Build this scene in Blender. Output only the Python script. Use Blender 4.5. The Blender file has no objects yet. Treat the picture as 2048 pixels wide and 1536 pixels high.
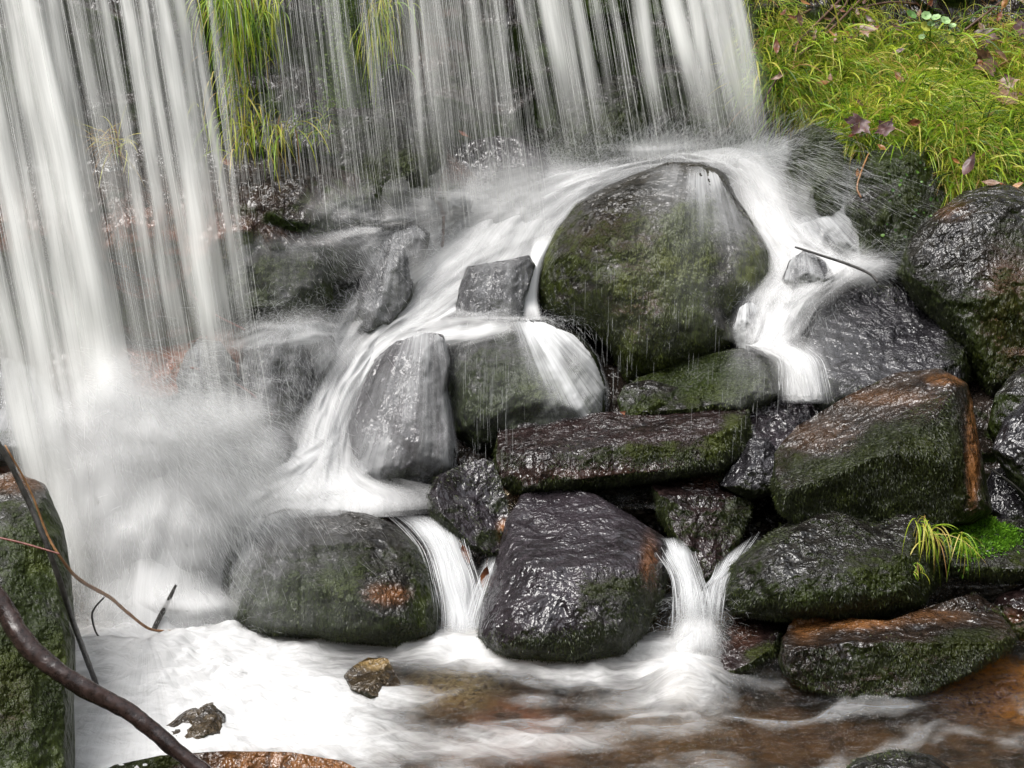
import bpy, math, random
import numpy as np
from mathutils import Vector, Matrix

R = math.radians
rng = np.random.default_rng(7)
random.seed(7)
C = bpy.context.scene.collection
S = bpy.context.scene

# ------------------------------------------------------------------ camera
CAM_H, PITCH, HF = 2.63, R(18.0), R(20.0)
TANH = math.tan(HF)
cam_d = bpy.data.cameras.new('camera')
cam = bpy.data.objects.new('camera', cam_d)
C.objects.link(cam)
cam.location = (0, 0, CAM_H)
cam.rotation_euler = (R(90) - PITCH, 0, 0)
cam_d.sensor_width = 36.0
cam_d.lens = 18.0 / TANH
cam_d.clip_start = 0.05
cam_d.clip_end = 2000
S.camera = cam

# ------------------------------------------------------------------ sky, sun, exposure
SUN_EL, SUN_AZ = R(66), R(250)        # azimuth measured clockwise from +y
world = bpy.data.worlds.new('World')
S.world = world
world.use_nodes = True
wn = world.node_tree
for n in list(wn.nodes):
    wn.nodes.remove(n)
w_out = wn.nodes.new('ShaderNodeOutputWorld')
w_bg = wn.nodes.new('ShaderNodeBackground')
w_hs = wn.nodes.new('ShaderNodeHueSaturation')
w_sky = wn.nodes.new('ShaderNodeTexSky')
w_sky.sky_type = 'NISHITA'
w_sky.sun_disc = False
w_sky.sun_elevation = SUN_EL
w_sky.sun_rotation = SUN_AZ
w_sky.air_density = 1.0
w_sky.dust_density = 3.0
w_sky.ozone_density = 1.0
w_hs.inputs['Saturation'].default_value = 0.22      # overcast: nearly white cloud light
w_bg.inputs['Strength'].default_value = 0.15
wn.links.new(w_sky.outputs[0], w_hs.inputs['Color'])
wn.links.new(w_hs.outputs[0], w_bg.inputs['Color'])
wn.links.new(w_bg.outputs[0], w_out.inputs['Surface'])

sun_d = bpy.data.lights.new('sun', 'SUN')
sun_d.energy = 1.5
sun_d.angle = R(35)
sun_d.color = (1.0, 0.97, 0.93)
sun = bpy.data.objects.new('sun', sun_d)
C.objects.link(sun)
sun.rotation_euler = (R(90) - SUN_EL, 0, -SUN_AZ + math.pi)

S.view_settings.view_transform = 'Standard'
S.view_settings.look = 'None'
S.view_settings.gamma = 1.0
S.view_settings.exposure = 1.15
S.render.engine = 'CYCLES'
S.cycles.max_bounces = 7
S.cycles.diffuse_bounces = 4
S.cycles.glossy_bounces = 3
S.cycles.transmission_bounces = 4
S.cycles.transparent_max_bounces = 26
S.cycles.use_denoising = True
S.cycles.sample_clamp_indirect = 4.0
S.cycles.sample_clamp_direct = 8.0

# ------------------------------------------------------------------ helpers
cp, sp = math.cos(PITCH), math.sin(PITCH)


def ray(u, v):
    u = np.asarray(u, float); v = np.asarray(v, float)
    a = (u - 1024) / 1024 * TANH
    b = (768 - v) / 1024 * TANH
    return np.stack([a, cp + b * sp, -sp + b * cp], -1)


def P(u, v, Y):
    """point seen at photo pixel (u, v) whose world y is Y"""
    d = ray(u, v)
    k = np.asarray(Y, float) / d[..., 1]
    o = d * k[..., None]
    o[..., 2] += CAM_H
    return o


def PZ(u, v, z):
    d = ray(u, v)
    k = (np.asarray(z, float) - CAM_H) / d[..., 2]
    o = d * k[..., None]
    o[..., 2] += CAM_H
    return o


_perm = np.random.default_rng(3).permutation(256)
_perm = np.concatenate([_perm, _perm, _perm])
_g = np.random.default_rng(4).normal(size=(256, 3))
_g /= np.linalg.norm(_g, axis=1, keepdims=True)


def perlin(p):
    p = np.asarray(p, float)
    sh = p.shape[:-1]
    p = p.reshape(-1, 3)
    i = np.floor(p).astype(int)
    f = p - i
    i &= 255
    w = f * f * f * (f * (f * 6 - 15) + 10)
    out = np.zeros(len(p))
    for dx in (0, 1):
        for dy in (0, 1):
            for dz in (0, 1):
                h = _perm[_perm[_perm[i[:, 0] + dx] + i[:, 1] + dy] + i[:, 2] + dz]
                g = _g[h]
                d = (g[:, 0] * (f[:, 0] - dx) + g[:, 1] * (f[:, 1] - dy) + g[:, 2] * (f[:, 2] - dz))
                wx = w[:, 0] if dx else 1 - w[:, 0]
                wy = w[:, 1] if dy else 1 - w[:, 1]
                wz = w[:, 2] if dz else 1 - w[:, 2]
                out += d * wx * wy * wz
    return out.reshape(sh) * 1.6


def fbm(p, oct=4, gain=0.5, ridge=False):
    a, s, t = 1.0, 0.0, 0.0
    p = np.asarray(p, float).copy()
    for k in range(oct):
        n = perlin(p)
        if ridge:
            n = 1 - 2 * np.abs(n)
        s = s + a * n
        t += a
        a *= gain
        p = p * 2.03 + 17.3
    return s / t


def smooth(x, a, b):
    t = np.clip((np.asarray(x, float) - a) / (b - a), 0, 1)
    return t * t * (3 - 2 * t)


def smin(a, b, k):
    h = np.clip(0.5 + 0.5 * (b - a) / k, 0, 1)
    return b * (1 - h) + a * h - k * h * (1 - h)


def spline(pts, n, closed=False):
    """Catmull-Rom through pts (any dimension), n samples evenly by length"""
    p = np.asarray(pts, float)
    m = len(p)
    if closed:
        q = np.concatenate([p[-1:], p, p[:2]])
        segs = m
    else:
        q = np.concatenate([2 * p[:1] - p[1:2], p, 2 * p[-1:] - p[-2:-1]])
        segs = m - 1
    t = np.linspace(0, 1, 24, endpoint=False)[:, None]
    o = []
    for i in range(segs):
        a, b, c, d = q[i], q[i + 1], q[i + 2], q[i + 3]
        o.append(0.5 * (2 * b + (c - a) * t + (2 * a - 5 * b + 4 * c - d) * t ** 2 + (3 * b - a - 3 * c + d) * t ** 3))
    o = np.concatenate(o + [p[:1] if closed else p[-1:]])
    L = np.concatenate([[0], np.cumsum(np.linalg.norm(np.diff(o[:, :2], axis=0), axis=1))])
    s = np.linspace(0, L[-1], n, endpoint=not closed)
    return np.stack([np.interp(s, L, o[:, k]) for k in range(o.shape[1])], 1)


def mesh_obj(name, V, F, mat=None, parent=None, uv=None, attrs=None, origin=None, smooth_sh=True):
    """V (n,3) world points, F list of (m,k) index arrays; links ONE mesh object"""
    V = np.asarray(V, float)
    if not isinstance(F, list):
        F = [F]
    F = [np.asarray(f, int) for f in F if len(f)]
    if origin is None:
        origin = V.mean(0) if parent is None else np.zeros(3)
    origin = np.asarray(origin, float)
    base = np.zeros(3)
    if parent is not None:
        base = np.array(parent.location)
    loc = V - (origin if parent is None else base)
    me = bpy.data.meshes.new(name)
    me.vertices.add(len(V))
    me.vertices.foreach_set('co', loc.astype(np.float32).ravel())
    nl = sum(f.size for f in F)
    npoly = sum(len(f) for f in F)
    me.loops.add(nl)
    me.polygons.add(npoly)
    li = np.concatenate([f.ravel() for f in F])
    me.loops.foreach_set('vertex_index', li.astype(np.int32))
    tot = np.concatenate([np.full(len(f), f.shape[1]) for f in F])
    st = np.concatenate([[0], np.cumsum(tot)[:-1]])
    me.polygons.foreach_set('loop_start', st.astype(np.int32))
    me.polygons.foreach_set('loop_total', tot.astype(np.int32))
    me.polygons.foreach_set('use_smooth', np.full(npoly, smooth_sh, dtype=bool))
    if uv is not None:
        l = me.uv_layers.new(name='UVMap')
        l.data.foreach_set('uv', np.asarray(uv, np.float32)[li].ravel())
    for k, a in (attrs or {}).items():
        at = me.attributes.new(k, 'FLOAT', 'POINT')
        at.data.foreach_set('value', np.asarray(a, np.float32))
    me.update(calc_edges=True)
    if mat:
        me.materials.append(mat)
    o = bpy.data.objects.new(name, me)
    C.objects.link(o)
    if parent is not None:
        o.parent = parent
    else:
        o.location = origin
    return o


def tag(o, label=None, cat=None, group=None, kind=None):
    if label: o['label'] = label
    if cat: o['category'] = cat
    if group: o['group'] = group
    if kind: o['kind'] = kind
    return o


def grid_faces(na, nb, wrap=False, off=0):
    """na rows x nb columns"""
    i = np.arange(na - 1)[:, None]
    j = np.arange(nb if wrap else nb - 1)[None, :]
    j2 = (j + 1) % nb
    a = i * nb + j; b = i * nb + j2; c = (i + 1) * nb + j2; d = (i + 1) * nb + j
    return np.stack([a, b, c, d], -1).reshape(-1, 4) + off


class Acc:
    """collects pieces into one mesh"""
    def __init__(s):
        s.V, s.F, s.uv, s.at, s.n = [], [], [], {}, 0

    def add(s, V, F, uv=None, **at):
        V = np.asarray(V, float).reshape(-1, 3)
        s.V.append(V)
        s.F.append(np.asarray(F) + s.n)
        s.uv.append(np.zeros((len(V), 2)) if uv is None else np.asarray(uv).reshape(-1, 2))
        for k, a in at.items():
            s.at.setdefault(k, []).append(np.broadcast_to(np.asarray(a, float).ravel() if np.ndim(a) else a, (len(V),)))
        s.n += len(V)

    def build(s, name, mat, parent=None, origin=None):
        by = {}
        for f in s.F:
            by.setdefault(f.shape[1], []).append(f)
        F = [np.concatenate(v) for v in by.values()]
        return mesh_obj(name, np.concatenate(s.V), F, mat, parent, np.concatenate(s.uv),
                        {k: np.concatenate(v) for k, v in s.at.items()}, origin)


def tubes(polys, rads, sides=3):
    """polys (n,m,3), rads (n,m) -> V,F of n thin tubes"""
    polys = np.asarray(polys, float)
    n, m, _ = polys.shape
    t = np.gradient(polys, axis=1)
    t /= np.linalg.norm(t, axis=2, keepdims=True) + 1e-9
    ref = np.where(np.abs(t[..., 1:2]) > 0.9, np.array([1., 0, 0]), np.array([0, 1., 0]))
    a = np.cross(t, ref); a /= np.linalg.norm(a, axis=2, keepdims=True) + 1e-9
    b = np.cross(t, a)
    ang = np.arange(sides) / sides * 2 * np.pi + 0.5
    V = polys[:, :, None] + rads[:, :, None, None] * (a[:, :, None] * np.cos(ang)[None, None, :, None] + b[:, :, None] * np.sin(ang)[None, None, :, None])
    f = grid_faces(m, sides, wrap=True)
    F = (f[None] + (np.arange(n) * m * sides)[:, None, None]).reshape(-1, 4)
    return V.reshape(-1, 3), F


def tube(pts, rads, n=40, sides=10, rough=0.0, cap=True):
    """one bending tube through world pts with radii; closed ends"""
    pr = np.concatenate([np.asarray(pts, float), np.asarray(rads, float)[:, None]], 1)
    # sample by 3-D length
    q = spline(pr, n) if True else None
    V, F = tubes(q[None, :, :3], q[None, :, 3], sides)
    if rough:
        c = np.repeat(q[:, :3], sides, 0)
        d = V - c
        V = c + d * (1 + rough * fbm(V * 22, 4) + rough * .8 * fbm(V * np.array([9, 9, 9]) + 4, 2))[:, None]
    if cap:
        V = np.concatenate([V, q[:1, :3], q[-1:, :3]])
        k = len(V) - 2
        j = np.arange(sides)
        e1 = np.stack([np.full(sides, k), (j + 1) % sides, j], 1)
        o = (n - 1) * sides
        e2 = np.stack([np.full(sides, k + 1), o + j, o + (j + 1) % sides], 1)
        return V, [F, np.concatenate([e1, e2])]
    return V, [F]

# ------------------------------------------------------------------ materials


class NT:
    def __init__(s, name):
        s.m = bpy.data.materials.new(name)
        s.m.use_nodes = True
        s.t = s.m.node_tree
        for n in list(s.t.nodes):
            s.t.nodes.remove(n)
        s.out = s.t.nodes.new('ShaderNodeOutputMaterial')

    def n(s, typ, props=None, **ins):
        nd = s.t.nodes.new('ShaderNode' + typ)
        for k, v in (props or {}).items():
            setattr(nd, k, v)
        for k, v in ins.items():
            key = int(k[1:]) if k[0] == 'i' and k[1:].isdigit() else k.replace('_', ' ')
            s.set(nd.inputs[key], v)
        return nd

    def set(s, sock, v):
        if isinstance(v, bpy.types.NodeSocket):
            s.t.links.new(v, sock)
        elif isinstance(v, bpy.types.Node):
            s.t.links.new(v.outputs[0], sock)
        else:
            if isinstance(v, (tuple, list)) and len(v) == 3 and sock.type == 'RGBA':
                v = (*v, 1)
            sock.default_value = v

    def math(s, op, a, b=0.0, c=0.0, clamp=False):
        nd = s.n('Math', dict(operation=op, use_clamp=clamp), i0=a, i1=b, i2=c)
        return nd.outputs[0]

    def mix(s, f, a, b, typ='MIX'):
        nd = s.n('Mix', dict(data_type='RGBA', blend_type=typ))
        s.set(nd.inputs[0], f); s.set(nd.inputs[6], a); s.set(nd.inputs[7], b)
        return nd.outputs[2]

    def ramp(s, f, lo, hi):
        nd = s.n('MapRange', dict(interpolation_type='SMOOTHSTEP', clamp=True), Value=f, From_Min=lo, From_Max=hi)
        return nd.outputs[0]

    def noise(s, vec, scale, detail=4, rough=0.55, dist=0.0):
        return s.n('TexNoise', Vector=vec, Scale=scale, Detail=detail, Roughness=rough, Distortion=dist).outputs[0]

    def mapping(s, vec, scale=(1, 1, 1), rot=(0, 0, 0), loc=(0, 0, 0)):
        return s.n('Mapping', Vector=vec, Scale=scale, Rotation=rot, Location=loc).outputs[0]

    def attr(s, name):
        return s.n('Attribute', dict(attribute_name=name)).outputs['Fac']

    def bump(s, h, strength, dist, normal=None):
        nd = s.n('Bump', Height=h, Strength=strength, Distance=dist)
        if normal is not None:
            s.set(nd.inputs['Normal'], normal)
        return nd.outputs[0]

    def done(s, sh):
        s.t.links.new(sh.outputs[0] if isinstance(sh, bpy.types.Node) else sh, s.out.inputs['Surface'])
        return s.m


def rock_mat(name, dark, light, moss, moss_amt=0.5, tint=(0.25, 0.09, 0.02), wet=0.25, moss_rough=0.36, streak=0.35, fine=1.0, bump=0.045, sc=1.0):
    """wet stone with moss on its flanks; attribute 'tint' adds a coloured stone patch, 'moss' adds or removes moss"""
    dark = tuple(c * .7 for c in dark); light = tuple(c * .78 for c in light)
    moss = (moss[0] * .95, moss[1] * 1.08, moss[2] * .75)
    k = NT(name)
    tc = k.mapping(k.n('TexCoord').outputs['Object'], (sc, sc, sc))
    st = k.mapping(tc, (1, 1, streak))
    big = k.noise(tc, 3.5, 5, 0.6)
    mid = k.noise(st, 30, 6, 0.7)
    fin = k.noise(st, 130 * fine, 3, 0.75)
    speck = k.noise(tc, 240, 2, 0.6)
    nz = k.n('SeparateXYZ', Vector=k.n('NewGeometry').outputs['Normal']).outputs[2]
    base = k.mix(k.ramp(big, 0.35, 0.68), dark, light)
    base = k.mix(k.ramp(mid, 0.42, 0.75), base, tuple(min(1, c * 1.6) for c in light))
    base = k.mix(k.math('MULTIPLY', k.attr('tint'), k.ramp(k.math('ADD', mid, k.math('MULTIPLY', big, 0.4)), 0.42, 0.78)), base, tint)
    base = k.mix(k.math('MULTIPLY', k.ramp(speck, 0.6, 0.75), 0.5), base, tuple(c * 2.2 + 0.01 for c in light))
    # moss mask: noise, more on steep flanks, less on washed tops
    mm = k.math('ADD', k.math('MULTIPLY', big, 0.7), k.math('MULTIPLY', mid, 0.5))
    mm = k.math('ADD', mm, k.math('MULTIPLY', k.math('SUBTRACT', 0.45, nz), 0.35))
    mm = k.math('ADD', mm, k.attr('moss'))
    mm = k.math('ADD', mm, moss_amt - 0.5)
    mask = k.ramp(mm, 0.5, 0.72)
    mcol = k.mix(k.ramp(fin, 0.35, 0.7), tuple(c * 0.35 for c in moss), moss)
    mcol = k.mix(k.math('MULTIPLY', k.ramp(big, 0.5, 0.7), 0.6), mcol, (moss[0] * 1.7, moss[1] * 1.5, moss[2] * 0.7))
    col = k.mix(k.math('MULTIPLY', mask, 0.85), base, mcol)
    rough = k.n('MapRange', Value=mask, To_Min=wet, To_Max=moss_rough).outputs[0]
    rough = k.math('MAXIMUM', k.math('ADD', rough, k.math('MULTIPLY', k.math('SUBTRACT', mid, 0.5), 0.2)), 0.05)
    b1 = k.noise(k.mapping(tc, (1, 1, .6)), 17, 3, 0.55, 0.4)
    b2 = k.noise(st, 60, 2, 0.5)
    h = k.math('ADD', k.math('MULTIPLY', b1, 0.9), k.math('MULTIPLY', b2, k.math('ADD', 0.30, k.math('MULTIPLY', mask, 0.35))))
    nm = k.bump(k.math('MULTIPLY', h, k.math('ADD', 0.35, k.ramp(k.noise(tc, 6.0, 2), 0.3, 0.7))), 1.0, bump)
    b = k.n('BsdfPrincipled', Base_Color=col, Roughness=rough, Normal=nm, IOR=1.5)
    k.set(b.inputs['Specular IOR Level'], k.n('MapRange', Value=mask, To_Min=0.62, To_Max=0.28).outputs[0])
    return k.done(b)


def water_mat(name, su=1.0, sv=1.0, col=(0.86, 0.87, 0.86), soft=0.2, contrast=2.2, shape=0.45, edge=0.0):
    """falling or rushing white water: streaks along v, opacity from attribute 'dens'"""
    k = NT(name)
    uv = k.n('UVMap').outputs[0]
    warp = k.noise(k.mapping(uv, (3, 1.2, 1)), 1.0, 2)
    uvw = k.n('VectorMath', dict(operation='ADD'), i0=uv, i1=k.n('CombineXYZ', X=k.math('MULTIPLY', k.math('SUBTRACT', warp, 0.5), 0.05)).outputs[0]).outputs[0]
    n1 = k.noise(k.mapping(uvw, (26 * su, 0.9 * sv, 1)), 1, 3, 0.6)
    n2 = k.noise(k.mapping(uvw, (110 * su, 2.0 * sv, 1), loc=(3, 7, 0)), 1, 3, 0.7)
    n3 = k.noise(k.mapping(uvw, (7 * su, 1.6 * sv, 1), loc=(9, 2, 0)), 1, 2, 0.5)
    s = k.math('ADD', k.math('ADD', k.math('MULTIPLY', n1, 0.36), k.math('MULTIPLY', n2, 0.24)), k.math('MULTIPLY', n3, 0.40))
    s = k.math('MULTIPLY', k.math('SUBTRACT', s, 0.5), contrast * 2.2)
    d = k.attr('dens')
    amp = k.math('MINIMUM', d, k.math('SUBTRACT', 1.15, d))
    a = k.math('ADD', d, k.math('MULTIPLY', s, amp), clamp=True)
    gn = k.n('NewGeometry').outputs['Normal']
    up = k.n('VectorMath', dict(operation='ADD'), i0=k.n('VectorMath', dict(operation='SCALE'), i0=gn, Scale=shape).outputs[0], i1=(0, -0.35, 0.75)).outputs[0]
    up = k.n('VectorMath', dict(operation='NORMALIZE'), i0=up).outputs[0]
    dif = k.n('BsdfDiffuse', Color=col, Normal=up)
    trl = k.n('BsdfTranslucent', Color=col)
    w = k.n('MixShader', i0=soft, i1=dif, i2=trl)
    tr = k.n('BsdfTransparent')
    return k.done(k.n('MixShader', i0=a, i1=tr, i2=w))


def strand_mat(name, col=(0.85, 0.86, 0.86), alpha=1.0):
    k = NT(name)
    dif = k.n('BsdfDiffuse', Color=col)
    trl = k.n('BsdfTranslucent', Color=col)
    w = k.n('MixShader', i0=0.5, i1=dif, i2=trl)
    if alpha < 1:
        w = k.n('MixShader', i0=alpha, i1=k.n('BsdfTransparent'), i2=w)
    return k.done(w)


def blade_mat(name, stops, rough=0.4, trans=0.25):
    """grass or moss blades: colour picked per blade by attribute 'rnd'"""
    k = NT(name)
    r = k.n('ValToRGB', Fac=k.attr('rnd'))
    cr = r.color_ramp
    while len(cr.elements) < len(stops):
        cr.elements.new(0.5)
    for e, (p, c) in zip(cr.elements, stops):
        e.position = p; e.color = (*c, 1)
    b = k.n('BsdfPrincipled', Base_Color=r.outputs[0], Roughness=rough)
    t = k.n('BsdfTranslucent', Color=r.outputs[0])
    return k.done(k.n('MixShader', i0=trans, i1=b, i2=t))


def plain_mat(name, c1, c2, scale=30, rough=0.4, bump=0.3, stretch=(1, 1, 1), dist=0.004):
    k = NT(name)
    tc = k.mapping(k.n('TexCoord').outputs['Object'], stretch)
    n = k.noise(tc, scale, 5, 0.65)
    n2 = k.noise(tc, scale * 0.2, 3)
    col = k.mix(k.ramp(k.math('ADD', k.math('MULTIPLY', n, 0.6), k.math('MULTIPLY', n2, 0.4)), 0.36, 0.64), c1, c2)
    return k.done(k.n('BsdfPrincipled', Base_Color=col, Roughness=rough, Normal=k.bump(n, bump, dist)))


M = {}
M['near'] = rock_mat('green_black_near_stone', (0.013, 0.012, 0.010), (0.045, 0.042, 0.035), (0.042, 0.055, 0.012), 0.60, wet=0.2, moss_rough=.42, bump=.022, sc=1.7)
M['grey'] = rock_mat('wet_grey_stone', (0.012, 0.011, 0.013), (0.04, 0.038, 0.042), (0.022, 0.028, 0.008), 0.36, wet=0.10, moss_rough=.34)
M['moss'] = rock_mat('mossy_stone', (0.009, 0.008, 0.007), (0.03, 0.027, 0.023), (0.030, 0.040, 0.008), 0.58, wet=0.2, moss_rough=.34)
M['olive'] = rock_mat('olive_moss_stone', (0.010, 0.009, 0.007), (0.03, 0.025, 0.017), (0.060, 0.070, 0.012), 0.56, tint=(0.055, 0.022, 0.012), wet=0.16, moss_rough=.36, streak=0.13, bump=0.045)
M['brown'] = rock_mat('wet_brown_stone', (0.010, 0.006, 0.006), (0.032, 0.020, 0.019), (0.030, 0.038, 0.008), 0.42, tint=(0.10, 0.04, 0.018), wet=0.10)
M['plum'] = rock_mat('wet_plum_stone', (0.013, 0.010, 0.012), (0.038, 0.031, 0.036), (0.020, 0.025, 0.010), 0.28, tint=(0.25, 0.10, 0.03), wet=0.10, bump=0.028)
M['orange'] = rock_mat('orange_stained_stone', (0.012, 0.009, 0.008), (0.035, 0.023, 0.016), (0.022, 0.028, 0.006), 0.5, tint=(0.20, 0.085, 0.028), wet=0.10)
M['bed'] = rock_mat('rock_face_stone', (0.010, 0.008, 0.007), (0.042, 0.031, 0.025), (0.040, 0.065, 0.010), 0.40, tint=(0.30, 0.10, 0.045), wet=0.10)
M['pebble'] = rock_mat('pebble_brown_stone', (0.02, 0.014, 0.01), (0.07, 0.05, 0.028), (0.03, 0.03, 0.012), 0.3, tint=(0.3, 0.2, 0.08), wet=0.2)

M['fall'] = water_mat('falling_water', 0.8, 0.9, (0.74, 0.745, 0.72), contrast=1.9)
M['foam'] = water_mat('rushing_foam', 0.6, 1.6, (0.90, 0.90, 0.90), contrast=1.8)
M['film'] = water_mat('water_film_on_rock', 0.9, 1.0, (0.84, 0.85, 0.86), contrast=2.6)
M['strand'] = strand_mat('water_streaks', (0.85, 0.86, 0.86))

# ------------------------------------------------------------------ setting: the rock face and bed
ctrl = np.array([
    (-700, -900, 6.9), (0, -900, 7.3), (700, -900, 7.8), (1400, -900, 8.4), (2000, -900, 9.0), (2800, -900, 9.4),
    (-700, -300, 6.3), (0, -300, 6.7), (500, -300, 7.1), (1100, -300, 7.6), (1600, -300, 8.0), (2300, -300, 8.5), (2800, -300, 8.6),
    (-700, 0, 6.1), (0, 0, 6.35), (400, 0, 6.7), (800, 0, 7.05), (1200, 0, 7.4), (1500, 0, 7.65), (2300, 0, 8.1), (2800, 0, 8.1),
    (-300, 200, 6.2), (0, 250, 6.3), (400, 280, 6.65), (700, 280, 6.85), (1000, 280, 7.15), (1250, 280, 7.35), (1500, 280, 7.5), (1800, 260, 7.6),
    (0, 430, 6.05), (300, 420, 6.2), (600, 420, 6.45), (800, 420, 6.8), (1000, 430, 7.05), (1300, 430, 7.15), (1600, 430, 7.05), (1900, 430, 6.95), (2300, 430, 6.9),
    (0, 600, 5.95), (400, 600, 6.15), (700, 600, 6.5), (1000, 600, 6.75), (1300, 600, 6.65), (1600, 600, 6.65), (2000, 600, 6.6), (2500, 600, 6.6), (-500, 600, 5.9),
    (0, 800, 5.75), (300, 800, 5.8), (600, 800, 6.05), (900, 800, 6.2), (1250, 800, 6.25), (1600, 800, 6.2), (2000, 800, 6.1), (2500, 800, 6.1), (-500, 800, 5.6),
    (0, 1000, 5.5), (400, 1000, 5.6), (800, 1000, 5.75), (1200, 1000, 5.8), (1600, 1000, 5.8), (2000, 1000, 5.8), (2500, 1000, 5.8), (-500, 1000, 5.3),
    (-500, 1250, 5.2), (0, 1250, 5.25), (500, 1250, 5.3), (1000, 1250, 5.3), (1600, 1250, 5.3), (2100, 1250, 5.3), (2500, 1250, 5.3),
    (-500, 1420, 5.2), (500, 1420, 5.2), (1500, 1420, 5.2), (2500, 1420, 5.2)])


def tps(c, q):
    sc = 1000.0
    x = c[:, :2] / sc
    n = len(x)

    def U(r2):
        return np.where(r2 > 1e-12, r2 * np.log(r2 + 1e-12), 0)
    r2 = ((x[:, None] - x[None]) ** 2).sum(-1)
    A = np.zeros((n + 3, n + 3))
    A[:n, :n] = U(r2) + np.eye(n) * 0.002
    A[:n, n] = 1; A[:n, n + 1:] = x
    A[n, :n] = 1; A[n + 1:, :n] = x.T
    sol = np.linalg.solve(A, np.concatenate([c[:, 2], [0, 0, 0]]))
    qx = q / sc
    r2 = ((qx[:, None] - x[None]) ** 2).sum(-1)
    return U(r2) @ sol[:n] + sol[n] + qx @ sol[n + 1:]


NU, NV = 520, 420
uu = np.linspace(-700, 2800, NU); vv = np.linspace(-900, 1420, NV)
gu, gv = np.meshgrid(uu, vv)
BASE_Y = np.concatenate([tps(ctrl, np.stack([gu[i], gv[i]], 1))[None] for i in range(NV)])


def base_y(u, v):
    fu = np.clip((np.asarray(u, float) + 700) / 3500 * (NU - 1), 0, NU - 1.001)
    fv = np.clip((np.asarray(v, float) + 900) / 2320 * (NV - 1), 0, NV - 1.001)
    i = fv.astype(int); j = fu.astype(int); a = fv - i; b = fu - j
    return (BASE_Y[i, j] * (1 - a) * (1 - b) + BASE_Y[i + 1, j] * a * (1 - b) + BASE_Y[i, j + 1] * (1 - a) * b + BASE_Y[i + 1, j + 1] * a * b)


def blocky(p):
    """bedded, jointed stone: stepped layers with tilted blocks"""
    w = p + 0.25 * np.stack([perlin(p * 1.7), perlin(p * 1.7 + 31), perlin(p * 1.7 + 57)], -1)
    q = w * np.array([1.6, 1.0, 3.2])
    cell = np.floor(q)
    h = np.sin(cell[..., 0] * 12.9898 + cell[..., 2] * 78.233 + cell[..., 1] * 3.1) * 43758.5453
    h = h - np.floor(h)
    f = q - cell
    ed = np.minimum(np.minimum(f[..., 0], 1 - f[..., 0]) / 1.6, np.minimum(f[..., 2], 1 - f[..., 2]) / 3.2)
    return (h - 0.5), smooth(ed, 0.0, 0.05)


pts0 = P(gu, gv, BASE_Y)
hb, crack = blocky(pts0)
amp = smooth(gv, 1000, 700) * 0.8 + 0.2
d_y = -(hb * 0.16 * crack + 0.03 * crack) * amp - 0.10 * fbm(pts0 * 1.6, 5) * amp - 0.03 * fbm(pts0 * 9, 4)
# the wet ledge that runs across the left half at about two thirds of the face
led = smooth(gv + 0.05 * (gu - 400) + 25 * perlin(np.stack([gu / 140, gv * 0, gv * 0], -1)), 335, 375) * smooth(gu, 1050, 850)
d_y -= 0.16 * led * smooth(gv, 700, 450)
pts = P(gu, gv, BASE_Y + d_y)
BASE_D = BASE_Y + d_y


def bed_y(u, v):
    fu = np.clip((np.asarray(u, float) + 700) / 3500 * (NU - 1), 0, NU - 1.001)
    fv = np.clip((np.asarray(v, float) + 900) / 2320 * (NV - 1), 0, NV - 1.001)
    i = fv.astype(int); j = fu.astype(int)
    return np.minimum(np.minimum(BASE_D[i, j], BASE_D[i + 1, j]), np.minimum(BASE_D[i, j + 1], BASE_D[i + 1, j + 1]))


tint = np.clip(1.2 * np.exp(-((gu - 330) / 130) ** 2 - ((gv - 520) / 90) ** 2) + np.exp(-((gu - 60) / 90) ** 2 - ((gv - 960) / 60) ** 2)
               + 0.9 * np.exp(-((gu - 380) / 200) ** 2 - ((gv - 740) / 80) ** 2) + 0.6 * np.exp(-((gu - 860) / 60) ** 2 - ((gv - 60) / 60) ** 2)
               + 0.5 * np.exp(-((gu - 30) / 80) ** 2 - ((gv - 480) / 60) ** 2) + 0.5 * np.exp(-((gu - 860) / 100) ** 2 - ((gv - 380) / 60) ** 2), 0, 1)
mossa = (0.25 * np.exp(-((gu - 690) / 60) ** 2 - ((gv - 110) / 130) ** 2) + 0.2 * np.exp(-((gu - 470) / 90) ** 2 - ((gv - 120) / 160) ** 2)
         + 0.2 * np.exp(-((gu - 1240) / 120) ** 2 - ((gv - 120) / 160) ** 2) + 0.10 * np.exp(-((gu - 850) / 200) ** 2 - ((gv - 270) / 90) ** 2)
         + 0.2 * np.exp(-((gu - 1560) / 120) ** 2 - ((gv - 150) / 150) ** 2))
rf = mesh_obj('rock_face', pts.reshape(-1, 3), grid_faces(NV, NU), M['bed'], None, None,
              dict(tint=tint.ravel(), moss=mossa.ravel()))
tag(rf, 'dark wet rock face and stream bed behind the falling water', 'rock face', kind='structure')

# the wider valley ground, one sheet with unseen sides raised to block low light
gx = np.concatenate([np.linspace(-60, -4, 24), np.linspace(-3.5, 3.5, 15), np.linspace(4, 60, 24)])
gy = np.concatenate([np.linspace(-60, -3, 24), np.linspace(-2.5, 9.5, 25), np.linspace(10.5, 60, 20)])
X, Yg = np.meshgrid(gx, gy)
Zg = -0.55 + 0 * X
side = np.maximum(np.abs(X) - 3.6, 0)
Zg += np.minimum(side * 1.2, 16) * smooth(side, 0, 2.0)
Zg += 3.9 * smooth(Yg, 8.9, 9.9) + np.maximum(Yg - 10, 0) * 0.12
Zg += np.minimum(np.maximum(-Yg - 2, 0) * 0.9, 14)  # slope behind the camera, added to keep frontal sky light off the rocks
Zg += 0.25 * fbm(np.stack([X, Yg, X * 0], -1) * 0.4, 4)
k = NT('valley_ground')
tc = k.n('TexCoord').outputs['Object']
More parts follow.
